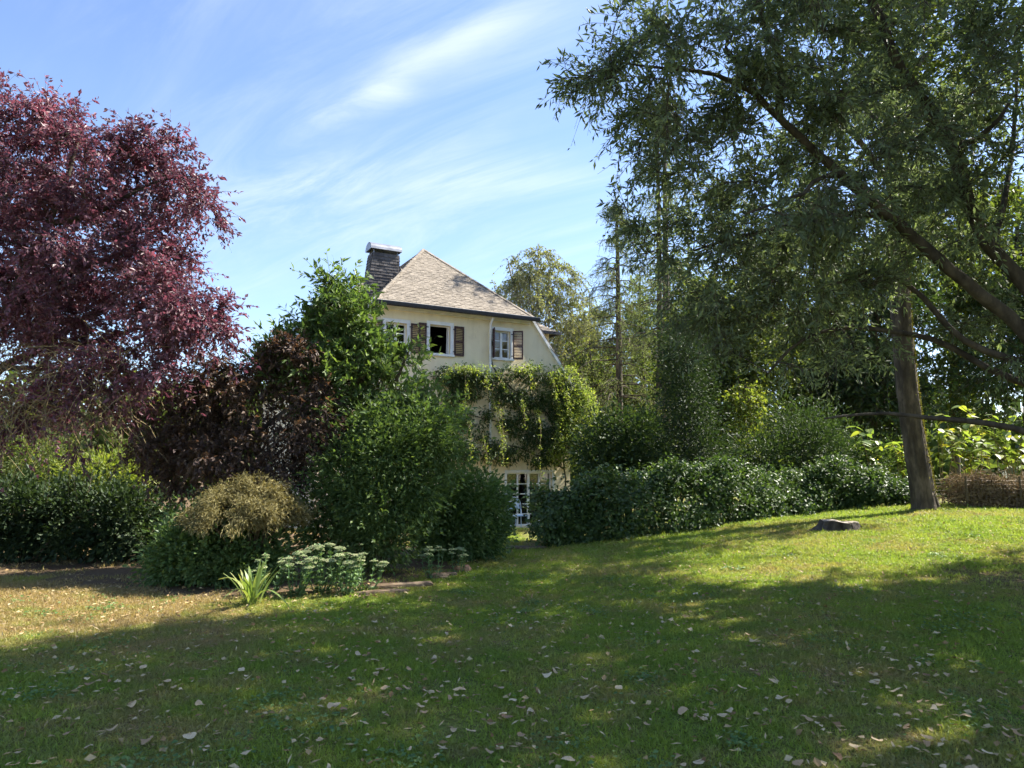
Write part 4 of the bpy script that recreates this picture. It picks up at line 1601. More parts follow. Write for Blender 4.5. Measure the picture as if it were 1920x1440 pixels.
def build_trunk_tree():
    """The tall tree on the right: thick leaning trunk with a mossy sunlit edge."""
    d = 15.6
    root = thing('leaning_trunk_tree', 'tall tree with thick leaning grey trunk beside the end of the ivy hedge', 'tree')
    b = P(1737, 975, d)
    c = [b + np.array([.04, 0, -.15]), P(1736, 960, d), P(1727, 900, d), P(1716, 840, d), P(1706, 770, d), P(1697, 690, d), P(1690, 600, d), P(1686, 480, d), P(1680, 360, d + .2),
         P(1670, 200, d + .4), P(1660, 60, d + .6), P(1650, -120, d + .8)]
    L = [(c, .235, .09)]
    rng = np.random.default_rng(5)
    for (i, dx, dz, dy) in ((6, 220, -130, .8), (7, -200, -150, 1.0), (8, 160, -160, -1.2), (8, -180, -170, -1.0), (9, 150, -150, 1.0), (9, -150, -170, .6), (7, 170, -100, -.8)):
        px, py = (1690, 1686, 1684, 1680, 1670)[min(i - 5, 4)], (600, 480, 420, 360, 200)[min(i - 5, 4)]
        p0 = P(px, py, d)
        L.append(([p0, P(px + dx * .5, py + dz * .7, d + dy * .6), P(px + dx, py + dz, d + dy)], .08, .02))
    lob = px_lobes([(1690, 120, 260, 150, 16.2, 2.4), (1800, 300, 150, 130, 16, 1.8, .8), (1560, 280, 130, 120, 16, 1.6, .8), (1660, -60, 240, 150, 16.4, 2.2),
                    (1860, 440, 110, 80, 15.8, 1.3, .6)])
    grow_tree(root, L, lob, 280, 12, 10, .7, (.13, .07), 'l_wood', 'bark_moss', seed=14, droop=.3, hang=.3, limb_sides=44, twig_r=.005, limb_jit=.02)
    furrow(root, c, b)
    fl = MB()
    for k in range(7):
        a = k * .9 + .3
        e = np.array([math.cos(a), math.sin(a), 0.0])
        q = G(*(b[:2] + e[:2] * .62))
        pts, rr = limb([b + e * .10 + np.array([0, 0, .55]), b + e * .22 + np.array([0, 0, .18]), b + e * .40 + np.array([0, 0, .03]), q - np.array([0, 0, .05])], .13, .03, .08)
        fl.tube(pts, rr, 7)
    fl.build('roots', 'bark_moss', root, smooth=True)
    # moss on the sunlit flank
    n = 5200
    p, r = limb(c, .235, .09)
    j = rng.integers(0, int(len(p) * .62), n)
    a = -.12 + rng.normal(size=n) * .36
    dirr = np.stack([np.cos(a), np.sin(a), np.zeros(n)], 1)
    pos = p[j] + dirr * (r[j] * 1.02)[:, None] + rng.normal(size=(n, 3)) * np.array([.004, .004, .12])
    leaves_obj('moss', pos, unit(sph(n, rng) + dirr * .3 + np.array([0, 0, -.3])), dirr, .045 * (.5 + rng.random(n)), .03 * (.5 + rng.random(n)), 'moss', rng.random(n), root)


build_trunk_tree()


def build_green_tree():
    d = 11.6
    root = thing('green_broadleaf_tree', 'upright green tree with glossy leaves in front of the house corner', 'tree')
    b = G(*P(690, 1000, 11.6)[:2])
    top = P(640, 540, 11.8)
    L = [([b, b + np.array([-.05, .05, 1.0]), P(672, 780, d), P(655, 660, d), P(642, 560, d)], .10, .015),
         ([P(678, 840, d), P(730, 740, d), P(770, 650, d)], .05, .012), ([P(676, 820, d), P(610, 740, d), P(565, 650, d)], .05, .012),
         ([P(665, 740, d), P(700, 660, d), P(705, 590, d)], .04, .012), ([P(678, 850, d), P(760, 790, d), P(820, 760, d)], .05, .012),
         ([P(680, 860, d), P(600, 820, d), P(540, 720, d)], .05, .012)]
    lob = px_lobes([(640, 560, 30, 34, 11.7, .4), (610, 600, 36, 32, 11.7, .4), (672, 600, 30, 32, 11.7, .4), (590, 650, 50, 36, 11.7, .5), (650, 655, 52, 42, 11.7, .6), (555, 640, 42, 34, 11.6, .4), (520, 680, 36, 28, 11.6, .4),
                    (705, 680, 36, 32, 11.6, .4), (620, 715, 75, 45, 11.6, .7), (700, 735, 60, 45, 11.5, .6), (765, 705, 24, 30, 11.6, .3), (560, 720, 45, 36, 11.6, .5), (775, 765, 40, 36, 11.4, .5),
                    (660, 800, 80, 55, 11.5, .8), (750, 815, 60, 50, 11.4, .7), (820, 815, 34, 36, 11.3, .4)])
    grow_tree(root, L, lob, 300, 7, 13, .44, (.128, .046), 'l_tree', 'twig', seed=31, droop=.05, out=.7, up=.6, hang=.1, bias=.45, tone=.35, twig_r=.004, flat=.45)


build_green_tree()


def build_bronze_maple():
    d = 11.0
    root = thing('bronze_maple_tree', 'dark bronze leaved maple between the plum and the green tree', 'tree')
    b = G(*P(430, 1000, 11.1)[:2])
    L = [([b, b + np.array([0, 0, .7]), P(440, 830, d), P(450, 740, d)], .09, .03), ([P(436, 860, d), P(360, 790, d), P(310, 760, d)], .05, .012),
         ([P(436, 860, d), P(520, 780, d), P(590, 740, d)], .05, .012), ([P(448, 760, d), P(500, 700, d), P(540, 660, d)], .04, .012), ([P(448, 760, d), P(400, 720, d), P(370, 700, d)], .04, .012)]
    lob = px_lobes([(440, 755, 110, 62, 11.0, .8), (545, 680, 58, 50, 11.0, .5), (585, 760, 62, 60, 10.9, .6), (340, 800, 80, 70, 11.0, .8), (450, 840, 120, 60, 10.9, .8),
                    (580, 850, 62, 50, 10.8, .5), (310, 860, 70, 55, 10.8, .6), (400, 715, 75, 42, 11.1, .6), (490, 895, 110, 45, 10.7, .6), (610, 810, 36, 40, 10.8, .4)])
    grow_tree(root, L, lob, 400, 9, 10, .34, (.078, .036), 'l_maple', 'bark_dark', seed=41, droop=.3, out=.5, up=.1, hang=.35, bias=.5, tone=.5, twig_r=.0035, flat=.6)


build_bronze_maple()


def build_gold_dome():
    """Weeping cut-leaf maple: a low dome of drooping thready foliage."""
    rng = np.random.default_rng(6)
    d = 9.9
    root = thing('cutleaf_maple_dome', 'low dome of golden tan cut-leaf maple above the dark shrubs', 'shrub')
    c = P(472, 965, d)
    b = G(c[0], c[1])
    rx, rz = 80 / F * d, 66 / F * d
    ncl = 520
    th = rng.random(ncl) * 2 * np.pi
    el = np.arcsin(np.clip(rng.random(ncl) * 1.15 - .15, -1, 1))
    u = np.stack([np.cos(th) * np.cos(el), np.sin(th) * np.cos(el), np.sin(el)], 1)
    rr = (.72 + .3 * rng.random(ncl)) * (1 + .13 * np.sin(3 * th + 1) * np.cos(el) + .10 * np.sin(7 * th + 5 * el) + .08 * np.sin(9 * el + 2 * th))
    C = c + np.array([0, 0, -.05]) + u * np.array([rx, .62, rz]) * rr[:, None]
    C[:, 0] -= np.where(u[:, 0] < 0, (1 - u[:, 2]) * .26, 0)
    w = MB()
    for i in range(0, ncl, 9):
        p, r = limb([b, b * .4 + C[i] * .6 + np.array([0, 0, .2]), C[i]], .02, .005, .2)
        w.tube(p, r, 5)
    w.build('stems', 'twig', root, smooth=True)
    per = 55
    ci = np.repeat(np.arange(ncl), per)
    n = len(ci)
    pos = C[ci] + rng.normal(size=(n, 3)) * np.array([.06, .06, .04])
    ld = unit(u[ci] * .55 + sph(n, rng) * .62 + np.array([0, 0, -.55]))
    nr = unit(u[ci] * .7 + sph(n, rng) * .6)
    rn = np.clip(.5 * rng.random(ncl)[ci] + .5 * rng.random(n), 0, 1)
    leaves_obj('foliage', pos, ld, nr, .065 * (.6 + .7 * rng.random(n)), .012 * (.7 + .6 * rng.random(n)), 'l_gold', rn, root)


build_gold_dome()

# shrubs in the beds, left to right
def shrub(name, label, lobes_px, ncl, per, leaf, mat, seed, **kw):
    lob = px_lobes(lobes_px)
    c = np.mean([l[0] for l in lob], axis=0)
    root = thing(name, label, 'shrub' if 'hedge' not in name else 'hedge')
    bush(root, lob, ncl, per, leaf, mat, seed, base=(c[0], c[1], 0), **kw)
    return root


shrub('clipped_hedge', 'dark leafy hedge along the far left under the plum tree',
      [(30, 975, 110, 75, 12.3, .7), (160, 975, 110, 72, 12.2, .7), (-120, 975, 120, 80, 12.4, .7), (250, 985, 70, 68, 12.0, .6)], 560, 55, (.085, .055), 'l_dark_shaded', 51, sigma=.12, sprig=.25)
shrub('spreading_dark_shrub', 'low dark green shrub with glossy leaves under the golden dome',
      [(400, 1035, 95, 62, 9.9, .6), (345, 1050, 55, 50, 9.8, .45), (480, 1040, 70, 55, 10.0, .5), (390, 985, 60, 40, 10.2, .4)], 420, 48, (.07, .036), 'l_hedge', 52, sigma=.10, sprig=.2)
shrub('fine_leaved_bush', 'tall fine leaved green bush rising behind the pale flowers',
      [(730, 860, 70, 60, 10.7, .6), (660, 890, 60, 60, 10.7, .6), (790, 815, 50, 48, 10.9, .6), (830, 850, 30, 34, 10.9, .4), (690, 800, 40, 40, 10.8, .4), (710, 950, 75, 50, 10.6, .6), (610, 960, 50, 55, 10.7, .5), (780, 920, 40, 40, 10.7, .4), (720, 1010, 60, 45, 10.5, .5), (640, 1015, 60, 42, 10.6, .5)],
      740, 44, (.078, .034), 'l_bush', 53, sigma=.15, sprig=.5, bias=.4)
shrub('rounded_hedge', 'rounded clipped green hedge beside the garden gap',
      [(880, 950, 72, 66, 12.3, .75), (835, 965, 60, 70, 12.2, .7), (905, 985, 48, 50, 12.4, .6), (860, 1000, 80, 45, 12.2, .7)], 540, 50, (.072, .044), 'l_hedge', 54, sigma=.10, sprig=.14)
shrub('sunlit_shrub', 'olive green shrub behind the left hedge under bare twigs',
      [(20, 855, 75, 66, 19, 1.2), (-60, 855, 80, 75, 19, 1.2), (90, 880, 70, 45, 18.5, 1.0)], 330, 40, (.10, .055), 'l_wood', 55, sigma=.25, sprig=.6)
shrub('lime_bush', 'small lime green bush peeping over the left hedge beside the bronze maple',
      [(215, 895, 60, 38, 15.5, .8), (160, 900, 40, 30, 15.5, .6)], 170, 40, (.09, .05), 'l_sun', 56, sigma=.14)
shrub('laurel_bush', 'dark rounded bush against the right corner of the house',
      [(1150, 815, 40, 40, 21, 1.0), (1195, 835, 44, 42, 20.5, 1.0), (1120, 860, 44, 50, 20.8, 1.0), (1230, 870, 42, 46, 20, 1.0), (1170, 880, 60, 40, 20.4, 1.0), (1215, 800, 20, 26, 20.8, .5)], 360, 42, (.12, .065), 'l_dark', 57, sigma=.24, sprig=.7, bias=.4)
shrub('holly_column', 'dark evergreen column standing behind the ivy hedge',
      [(1290, 800, 48, 110, 19, 1.0), (1285, 720, 42, 90, 19.2, .9), (1310, 860, 52, 60, 18.6, 1.0), (1280, 650, 34, 60, 19.4, .7)], 430, 45, (.085, .04), 'l_dark_shaded', 58, sigma=.24, sprig=.4, bias=.4)
shrub('feathery_shrub', 'mounded dark green feathery shrub behind the sunny hedge end',
      [(1510, 850, 62, 50, 19.5, 1.0), (1575, 868, 60, 44, 19.2, .9), (1430, 860, 56, 48, 19.2, .9), (1480, 800, 40, 36, 19.8, .7), (1545, 805, 40, 34, 19.8, .7), (1390, 880, 34, 30, 19.0, .6), (1620, 880, 50, 36, 19.0, .8)], 460, 46, (.10, .036), 'l_dark', 59, sigma=.26, sprig=.8, bias=.4)


# ------------------------------------------------------------------ ivy hedge on the right of the gap
def build_ivy_hedge():
    rng = np.random.default_rng(77)
    root = thing('ivy_hedge', 'long low ivy covered hedge running back from the gap to the leaning trunk', 'hedge')
    # crest line in photograph pixels and foot by hedge_front
    top = np.array([(978, 985), (985, 948), (1000, 925), (1060, 915), (1130, 898), (1200, 884), (1260, 880), (1330, 892), (1400, 892), (1480, 888), (1560, 886), (1640, 890), (1700, 905)])
    n = 1900
    t = rng.random(n)
    xs = .45 + 9.2 * t ** 1.05
    yf = hedge_front(xs)
    pxx = xs / yf * F * .99 + 960
    pyt = np.interp(pxx, top[:, 0], top[:, 1])
    zt = np.array([P(a, b_, c + .45)[2] for a, b_, c in zip(pxx, pyt, yf)])
    zt = zt + .09 * np.sin(xs * 1.7 + .4) + .07 * np.sin(xs * 4.1) + .05 * np.sin(xs * 9.3 + 2) - .16 * (1 - ss(1.2, 2.4, xs))
    zg = ground_h(xs, yf)
    s = rng.random(n)
    # cross section: front face rising and rounding over the top to the back
    H = np.maximum(zt - zg, .15)
    fr = s < .62
    v = np.where(fr, s / .62, 1.0)
    y = np.where(fr, yf + .12 + .38 * v ** 3 + .1 * np.sin(xs * 2.3 + v * 3), yf + .45 + (s - .62) / .38 * .8)
    z = np.where(fr, zg + .03 + (H - .05) * v, zt - .02 - .18 * ((s - .62) / .38) ** 2)
    lump = .15 * np.sin(xs * 1.9 + z * 4) + .11 * np.sin(xs * 4.3 - z * 5 + 1) + .07 * np.sin(xs * 8.7 + z * 9) + .08 * rng.normal(size=n)
    C = np.stack([xs, y - lump, z + .6 * lump * (~fr)], 1)
    O = np.stack([np.where(fr, -.25, -.1), np.where(fr, -1 + .6 * v, -.1), np.where(fr, .2 + .6 * v, 1)], 1)
    O = unit(O)
    per = 27
    ci = np.repeat(np.arange(n), per)
    m = len(ci)
    off = rng.normal(size=(m, 3)) * (.075 + .09 * rng.random(n) ** 3)[ci][:, None]
    pos = C[ci] + off + O[ci] * .0
    ld = unit(sph(m, rng) * .7 + O[ci] * .35 + np.array([-.15, 0, -.5]))
    nr = unit(O[ci] * .9 + sph(m, rng) * .55 + np.array([0, 0, .35]))
    rn = np.clip(.35 * rng.random(n)[ci] + .65 * rng.random(m), 0, 1)
    ok = pos[:, 2] > ground_h(pos[:, 0], pos[:, 1]) + .02
    leaves_obj('foliage', pos[ok], ld[ok], nr[ok], .088 * (.5 + .85 * rng.random(ok.sum())), .066 * (.6 + .6 * rng.random(ok.sum())), 'l_ivy', rn[ok], root, belly=.38)
    # the thick woody tangle inside
    w = MB()
    for i in range(46):
        x = .7 + 8.6 * (i + rng.random()) / 46
        y0 = float(hedge_front(x)) + .55
        g = float(ground_h(x, y0))
        h = float(np.interp(x, xs[np.argsort(xs)], H[np.argsort(xs)])) * .8
        p, r = limb([(x, y0, g - .05), (x + rng.normal() * .12, y0 + rng.normal() * .1, g + h * .5), (x + rng.normal() * .3, y0 + rng.normal() * .15, g + h)], .03, .01, .2)
        w.tube(p, r, 5)
    w.build('stems', 'bark_dark', root, smooth=True)


build_ivy_hedge()

# ------------------------------------------------------------------ trees behind
def simple_tree(name, label, px, base_d, top_py, trunk_r, lobes_px, ncl, ntw, nlf, twig, leaf, lmat, wmat, seed, lean=0, group=None, stems=1, **kw):
    root = thing(name, label, 'tree', group=group)
    g = P(px, 900, base_d)
    b = G(g[0], g[1]) - np.array([0, 0, .2])
    rng = np.random.default_rng(seed)
    top = P(px + lean, top_py, base_d)
    L = [([b, b * .6 + top * .4 + rng.normal(size=3) * .12, b * .3 + top * .7 + rng.normal(size=3) * .12, top], trunk_r, .03)]
    for s in range(stems - 1):
        t2 = P(px + rng.uniform(-60, 60), top_py + rng.uniform(20, 90), base_d + rng.uniform(-1, 1))
        f = rng.uniform(.12, .3)
        p0 = b * (1 - f) + top * f
        L.append(([p0, p0 * .5 + t2 * .5 + np.array([rng.normal() * .3, 0, .2]), t2], trunk_r * .6, .03))
    grow_tree(root, L, px_lobes(lobes_px), ncl, ntw, nlf, twig, leaf, lmat, wmat, seed=seed, **kw)
    return root


simple_tree('birch_tree', 'yellowing birch with drooping twigs just right of the house roof', 1010, 42, 468, .16,
            [(1003, 495, 34, 34, 42, 1.5), (970, 525, 36, 36, 42, 1.6), (1045, 530, 36, 36, 42, 1.6), (940, 575, 34, 42, 42.5, 1.6), (1000, 575, 50, 46, 41.5, 1.8), (1070, 590, 40, 50, 42, 1.8),
             (960, 630, 42, 44, 41.5, 1.6), (1030, 650, 50, 50, 42, 1.8), (1095, 665, 34, 55, 42, 1.6), (1060, 710, 50, 40, 42, 1.6), (1000, 700, 45, 40, 42, 1.6), (925, 540, 14, 22, 43, .8)],
            330, 10, 12, 1.25, (.15, .08), 'l_birch', 'birch_bark', 61, stems=6, droop=.8, hang=.5, twig_r=.008, up=.25, out=.8)


def larch(name, label, px, d, top, base_py, width, seed, density=1.0, group=None, first=.25):
    """Conifer with a straight stem, level branches drooping at the ends and hanging needle sprays."""
    rng = np.random.default_rng(seed)
    root = thing(name, label, 'tree', group=group)
    g = P(px, 900, d)
    b = G(g[0], g[1]) - np.array([0, 0, .2])
    t = P(px - 4, top, d)
    H = t[2] - b[2]
    w = MB()
    p, r = limb([b, b + (t - b) * .5 + np.array([.05, 0, 0]), t], .24, .03, .6)
    w.tube(p, r, 8)
    w.build('trunk', 'bark', root, smooth=True)
    nb = int(78 * density)
    f = np.sort(first + (1 - first) * rng.random(nb) ** .85)
    az = rng.random(nb) * 2 * np.pi
    ln = width * (1.02 - f) ** .75 * (.45 + .7 * rng.random(nb)) + .25
    K = 6
    s = np.linspace(0, 1, K)
    o = b + (t - b) * f[:, None]
    dv = np.stack([np.cos(az), np.sin(az), .10 + .25 * (f - .5)], 1)
    br = o[:, None] + dv[:, None] * (s[None, :, None] * ln[:, None, None]) + np.array([0, 0, -1.]) * (s[None, :, None] ** 2 * (ln * (.25 + .15 * rng.random(nb)))[:, None, None]) \
        + rng.normal(size=(nb, K, 3)) * .05
    br[:, 0] = o
    v1, q1 = tubes_np(br, np.linspace(.045, .01, K)[None] * (.6 + .5 * ln / width)[:, None], 5)
    nt = 20
    ci = np.repeat(np.arange(nb), nt)
    T = len(ci)
    u = .15 + .85 * rng.random(T)
    kk = np.minimum((u * (K - 1)).astype(int), K - 2)
    fr = (u * (K - 1) - kk)[:, None]
    base = br[ci, kk] * (1 - fr) + br[ci, kk + 1] * fr
    dt = unit(rng.normal(size=(T, 3)) * .55 + unit(br[ci, 5] - br[ci, 3]) * .5 + np.array([0, 0, -.55]))
    tl = (.35 + .6 * rng.random(T)) * (.6 + .5 * (ln / width)[ci])
    s4 = np.linspace(0, 1, 4)
    tw = base[:, None] + dt[:, None] * (s4[None, :, None] * tl[:, None, None]) + np.array([0, 0, -1.]) * (s4[None, :, None] ** 2 * .35 * tl[:, None, None])
    v2, q2 = tubes_np(tw, np.broadcast_to(np.linspace(.008, .003, 4), (T, 4)), 3)
    link('branches', mesh_np('branches', np.concatenate([v1, v2]), np.concatenate([q1, q2 + len(v1)]), None, 'bark', None, True), root)
    nl = 12
    ti = np.repeat(np.arange(T), nl)
    n = len(ti)
    u = rng.random(n)
    kk = np.minimum((u * 3).astype(int), 2)
    fr = (u * 3 - kk)[:, None]
    pos = tw[ti, kk] * (1 - fr) + tw[ti, kk + 1] * fr
    leaves_obj('crown', pos, unit(sph(n, rng) + dt[ti] * .8), sph(n, rng), .10 * (.6 + .7 * rng.random(n)), .022 * (.7 + .6 * rng.random(n)), 'l_larch',
               np.clip(.4 * rng.random(T)[ti] + .6 * rng.random(n), 0, 1), root)


larch('larch_tree', 'tall thin larch with a pointed top against the sky', 1160, 34, 372, 760, 3.6, 71, 1.5, None, .2)
larch('larch_tree', 'bare stemmed larch, front one of the close pair right of the pointed larch', 1248, 32, 150, 740, 3.6, 72, .75, 'larches behind the house', .33)
larch('larch_tree', 'bare stemmed larch, thinner one of the close pair right of the pointed larch', 1236, 36, 190, 740, 3.2, 73, .6, 'larches behind the house', .36)

WT = 'woodland trees behind the hedge'
simple_tree('birch_tree', 'second thinner birch showing between the first birch and the pointed larch', 1105, 47, 545, .13,
            [(1105, 590, 30, 34, 47, 1.6), (1080, 630, 34, 40, 47, 1.6), (1125, 650, 30, 46, 47, 1.6), (1100, 690, 44, 44, 47, 1.8)], 150, 10, 11, 1.2, (.17, .09), 'l_birch', 'birch_bark', 93, stems=4, droop=.8, hang=.5, twig_r=.008, up=.25, out=.8)
simple_tree('woodland_tree', 'slim tree filling the space between the pointed larch and the close pair', 1200, 46, 500, .15,
            [(1200, 570, 26, 50, 46, 1.8), (1185, 650, 34, 50, 46, 1.8), (1222, 660, 30, 60, 46, 1.8)], 120, 10, 11, 1.2, (.19, .10), 'l_larch', 'bark', 94, group=WT, droop=.5)
simple_tree('woodland_tree', 'low leafy tree between the birch and the pointed larch', 1105, 40, 640, .14,
            [(1100, 700, 40, 50, 40, 1.8), (1135, 740, 45, 45, 39, 1.8), (1080, 745, 40, 40, 40, 1.8)], 130, 9, 11, 1.1, (.19, .10), 'l_wood', 'bark', 87, group=WT)
simple_tree('woodland_tree', 'low leafy tree between the pointed larch and the close pair', 1205, 38, 640, .14,
            [(1205, 720, 40, 50, 38, 1.8), (1180, 770, 45, 36, 37, 1.8), (1240, 765, 45, 40, 38, 1.8)], 130, 9, 11, 1.1, (.19, .10), 'l_wood', 'bark', 88, group=WT)
simple_tree('woodland_tree', 'tall dark tree behind the close pair of larches', 1290, 44, 420, .2,
            [(1290, 560, 50, 90, 44, 2.6), (1270, 680, 50, 70, 44, 2.6), (1330, 640, 60, 90, 44, 2.6), (1300, 770, 70, 50, 43, 2.4)], 200, 9, 11, 1.3, (.22, .12), 'l_dark', 'bark', 89, group=WT)
simple_tree('woodland_tree', 'leafy tree rising behind the holly column and larches', 1340, 24, 500, .14,
            [(1345, 590, 70, 70, 24, 1.6), (1300, 670, 55, 70, 24, 1.4), (1390, 670, 70, 80, 23.6, 1.5), (1350, 760, 80, 70, 23.4, 1.4)], 240, 10, 11, 1.0, (.15, .075), 'l_wood', 'bark', 81, group=WT)
simple_tree('woodland_tree', 'leafy tree standing directly behind the feathery shrub', 1500, 29, 340, .18,
            [(1500, 520, 120, 110, 29, 2.4), (1450, 660, 90, 80, 28.5, 2), (1560, 680, 100, 90, 28, 2), (1500, 760, 110, 60, 27.5, 1.8)], 330, 10, 9, 1.0, (.19, .09), 'l_wood', 'bark', 82, group=WT)
simple_tree('woodland_tree', 'leafy tree showing just left of the leaning trunk', 1640, 26, 330, .18,
            [(1640, 560, 90, 110, 26, 2), (1600, 700, 80, 80, 25.5, 1.8), (1660, 760, 70, 60, 25, 1.6)], 260, 10, 9, 1.0, (.19, .09), 'l_dark', 'bark', 83, group=WT)
simple_tree('woodland_tree', 'backlit leafy tree showing right of the leaning trunk', 1790, 30, 250, .2,
            [(1780, 450, 110, 150, 30, 2.6), (1830, 600, 110, 100, 29.5, 2.4), (1760, 720, 80, 70, 29, 2)], 270, 10, 9, 1.0, (.19, .095), 'l_wood', 'bark', 84, group=WT)
simple_tree('woodland_tree', 'dark tree at the right edge behind the knotweed', 1910, 27, 330, .2,
            [(1910, 620, 110, 130, 27, 2.4), (1880, 730, 90, 80, 26, 2), (1960, 480, 120, 150, 27, 2.6)], 280, 10, 9, 1.0, (.19, .09), 'l_dark', 'bark', 85, group=WT)
simple_tree('woodland_tree', 'unseen leafy tree added right of the willow to shade the lawn', 2900, 10.0, -800, .25,  # out of view, added to cast shade over the near lawn
            [(2720, -480, 420, 430, 10, 3.0), (2480, -250, 300, 330, 9.6, 2.6), (2950, -250, 320, 330, 10, 2.6), (2600, 60, 260, 220, 9.4, 2.0), (2300, -650, 300, 260, 9.6, 2.2)], 125, 10, 10, .9, (.24, .15), 'l_wood', 'bark', 91, group=WT)
simple_tree('young_yellow_tree', 'small yellow leaved tree glowing behind the ivy hedge', 1398, 21.5, 720, .06,
            [(1398, 770, 32, 45, 21.5, .7), (1385, 850, 40, 45, 21.2, .8)], 60, 9, 10, .5, (.10, .055), 'l_sun', 'twig', 86)


def build_treeline():
    """The far wood that closes the view: one mass of leafy crowns."""
    rng = np.random.default_rng(90)
    pos, O = [], []
    for k in range(130):
        az = rng.uniform(-.95, .95)
        d = rng.uniform(60, 85)
        x, y = d * math.sin(az), d * math.cos(az)
        h = rng.uniform(5.5, 9.5) if -.1 < az < .28 else rng.uniform(6, 11)
        n = 140
        u = sph(n, rng) * (rng.random(n) ** .3)[:, None]
        pos.append(np.array([x, y, h * .45 - .8]) + u * np.array([4.5, 4.5, h * .55]))
    pos = np.concatenate(pos)
    n = len(pos)
    v, q = leaf_quads(pos, sph(n, rng), sph(n, rng), 1.45 * (.5 + rng.random(n)), .85 * (.5 + rng.random(n)))
    tag(link('treeline', mesh_np('treeline', v, q, None, 'l_wood', rng.random(n) * .8)), 'distant line of woodland beyond the garden', 'wood', kind='stuff')


build_treeline()


# ------------------------------------------------------------------ knotweed clump, compost heap
def big_leaf_mesh(name, mat, ln=1.0, wd=.7):
    """Heart shaped leaf of unit length with a fold and a drooping tip."""
    prof = [(0, .06), (.08, .36), (.28, .5), (.55, .4), (.8, .2)]
    v = [(0, 0, 0)]
    f = []
    L = [(p[0] * ln, -p[1] * wd, .10 * p[1] - .16 * p[0] ** 2) for p in prof]
    R = [(p[0] * ln, p[1] * wd, .10 * p[1] - .16 * p[0] ** 2) for p in prof]
    Cc = [(p[0] * ln, 0, -.16 * p[0] ** 2) for p in prof]
    tip = (ln, 0, -.18)
    v = L + Cc + R + [tip]
    n = len(prof)
    for i in range(n - 1):
        f.append((i, i + 1, n + i + 1, n + i))
        f.append((n + i, n + i + 1, 2 * n + i + 1, 2 * n + i))
    f.append((n - 1, 3 * n, 2 * n - 1))
    f.append((2 * n - 1, 3 * n, 3 * n - 1))
    me = bpy.data.meshes.new(name)
    me.from_pydata(v, [], f)
    a = me.attributes.new("rnd", 'FLOAT', 'FACE')
    return me, a, mat


def build_knotweed():
    rng = random.Random(12)
    variants = []
    for k in range(5):
        me, a, mat = big_leaf_mesh('leaf', 'l_knot')
        a.data.foreach_set("value", np.full(len(me.polygons), (.05, .2, .4, .6, .95)[k], np.float32))
        me.materials.append(M['l_knot'])
        variants.append(me)
    spots = [(1640, 18.2, 800, 'left of the leaning trunk, half hidden by ivy'), (1690, 18.6, 815, 'directly behind the leaning trunk'),
             (1765, 18.0, 790, 'close to the right flank of the leaning trunk'), (1800, 18.3, 765, 'under the low willow limb, second from the trunk'),
             (1835, 17.8, 800, 'behind the near corner of the compost bin'), (1875, 18.2, 752, 'tallest one, rising above the low willow limb'),
             (1915, 17.9, 790, 'at the right edge of the picture')]
    for si, (px, d, top, where) in enumerate(spots):
        b = P(px, 900, d)
        b = G(b[0], b[1])
        root = thing('knotweed_plant', 'tall knotweed with big yellow green leaves ' + where, 'plant', (b[0], b[1], b[2]), 0, 'knotweed clump')
        h = P(px, top, d)[2] - b[2]
        for c in range(5):
            ax, ay = rng.uniform(-.75, .75), rng.uniform(-.5, .5)
            hh = h * rng.uniform(.72, 1.0)
            pts, r = limb([(ax * .3, ay * .3, -.05), (ax * .45, ay * .45, hh * .5), (ax * .8, ay * .8, hh * .85), (ax * 1.25, ay * 1.2, hh)], .014, .006, .2)
            m = MB()
            m.tube(pts, r, 5)
            m.build('cane', 'tan_twig', root, smooth=True)
            nl = 12
            for i in range(nl):
                t = .52 + .48 * (i + rng.random() * .5) / nl
                p = pts[min(int(t * len(pts)), len(pts) - 1)]
                a = rng.uniform(-.4, .4) + (0 if i % 2 else math.pi) + c
                o = link('leaf', variants[rng.choice((0, 1, 1, 2, 2, 3, 3, 4)) if not (si == 0 and rng.random() < .6) else 0], root, p + np.array([0, 0, rng.uniform(-.03, .03)]),
                         (rng.uniform(-.35, .35), rng.uniform(-.1, .5), a))
                o.scale = [rng.uniform(.19, .30)] * 3


build_knotweed()


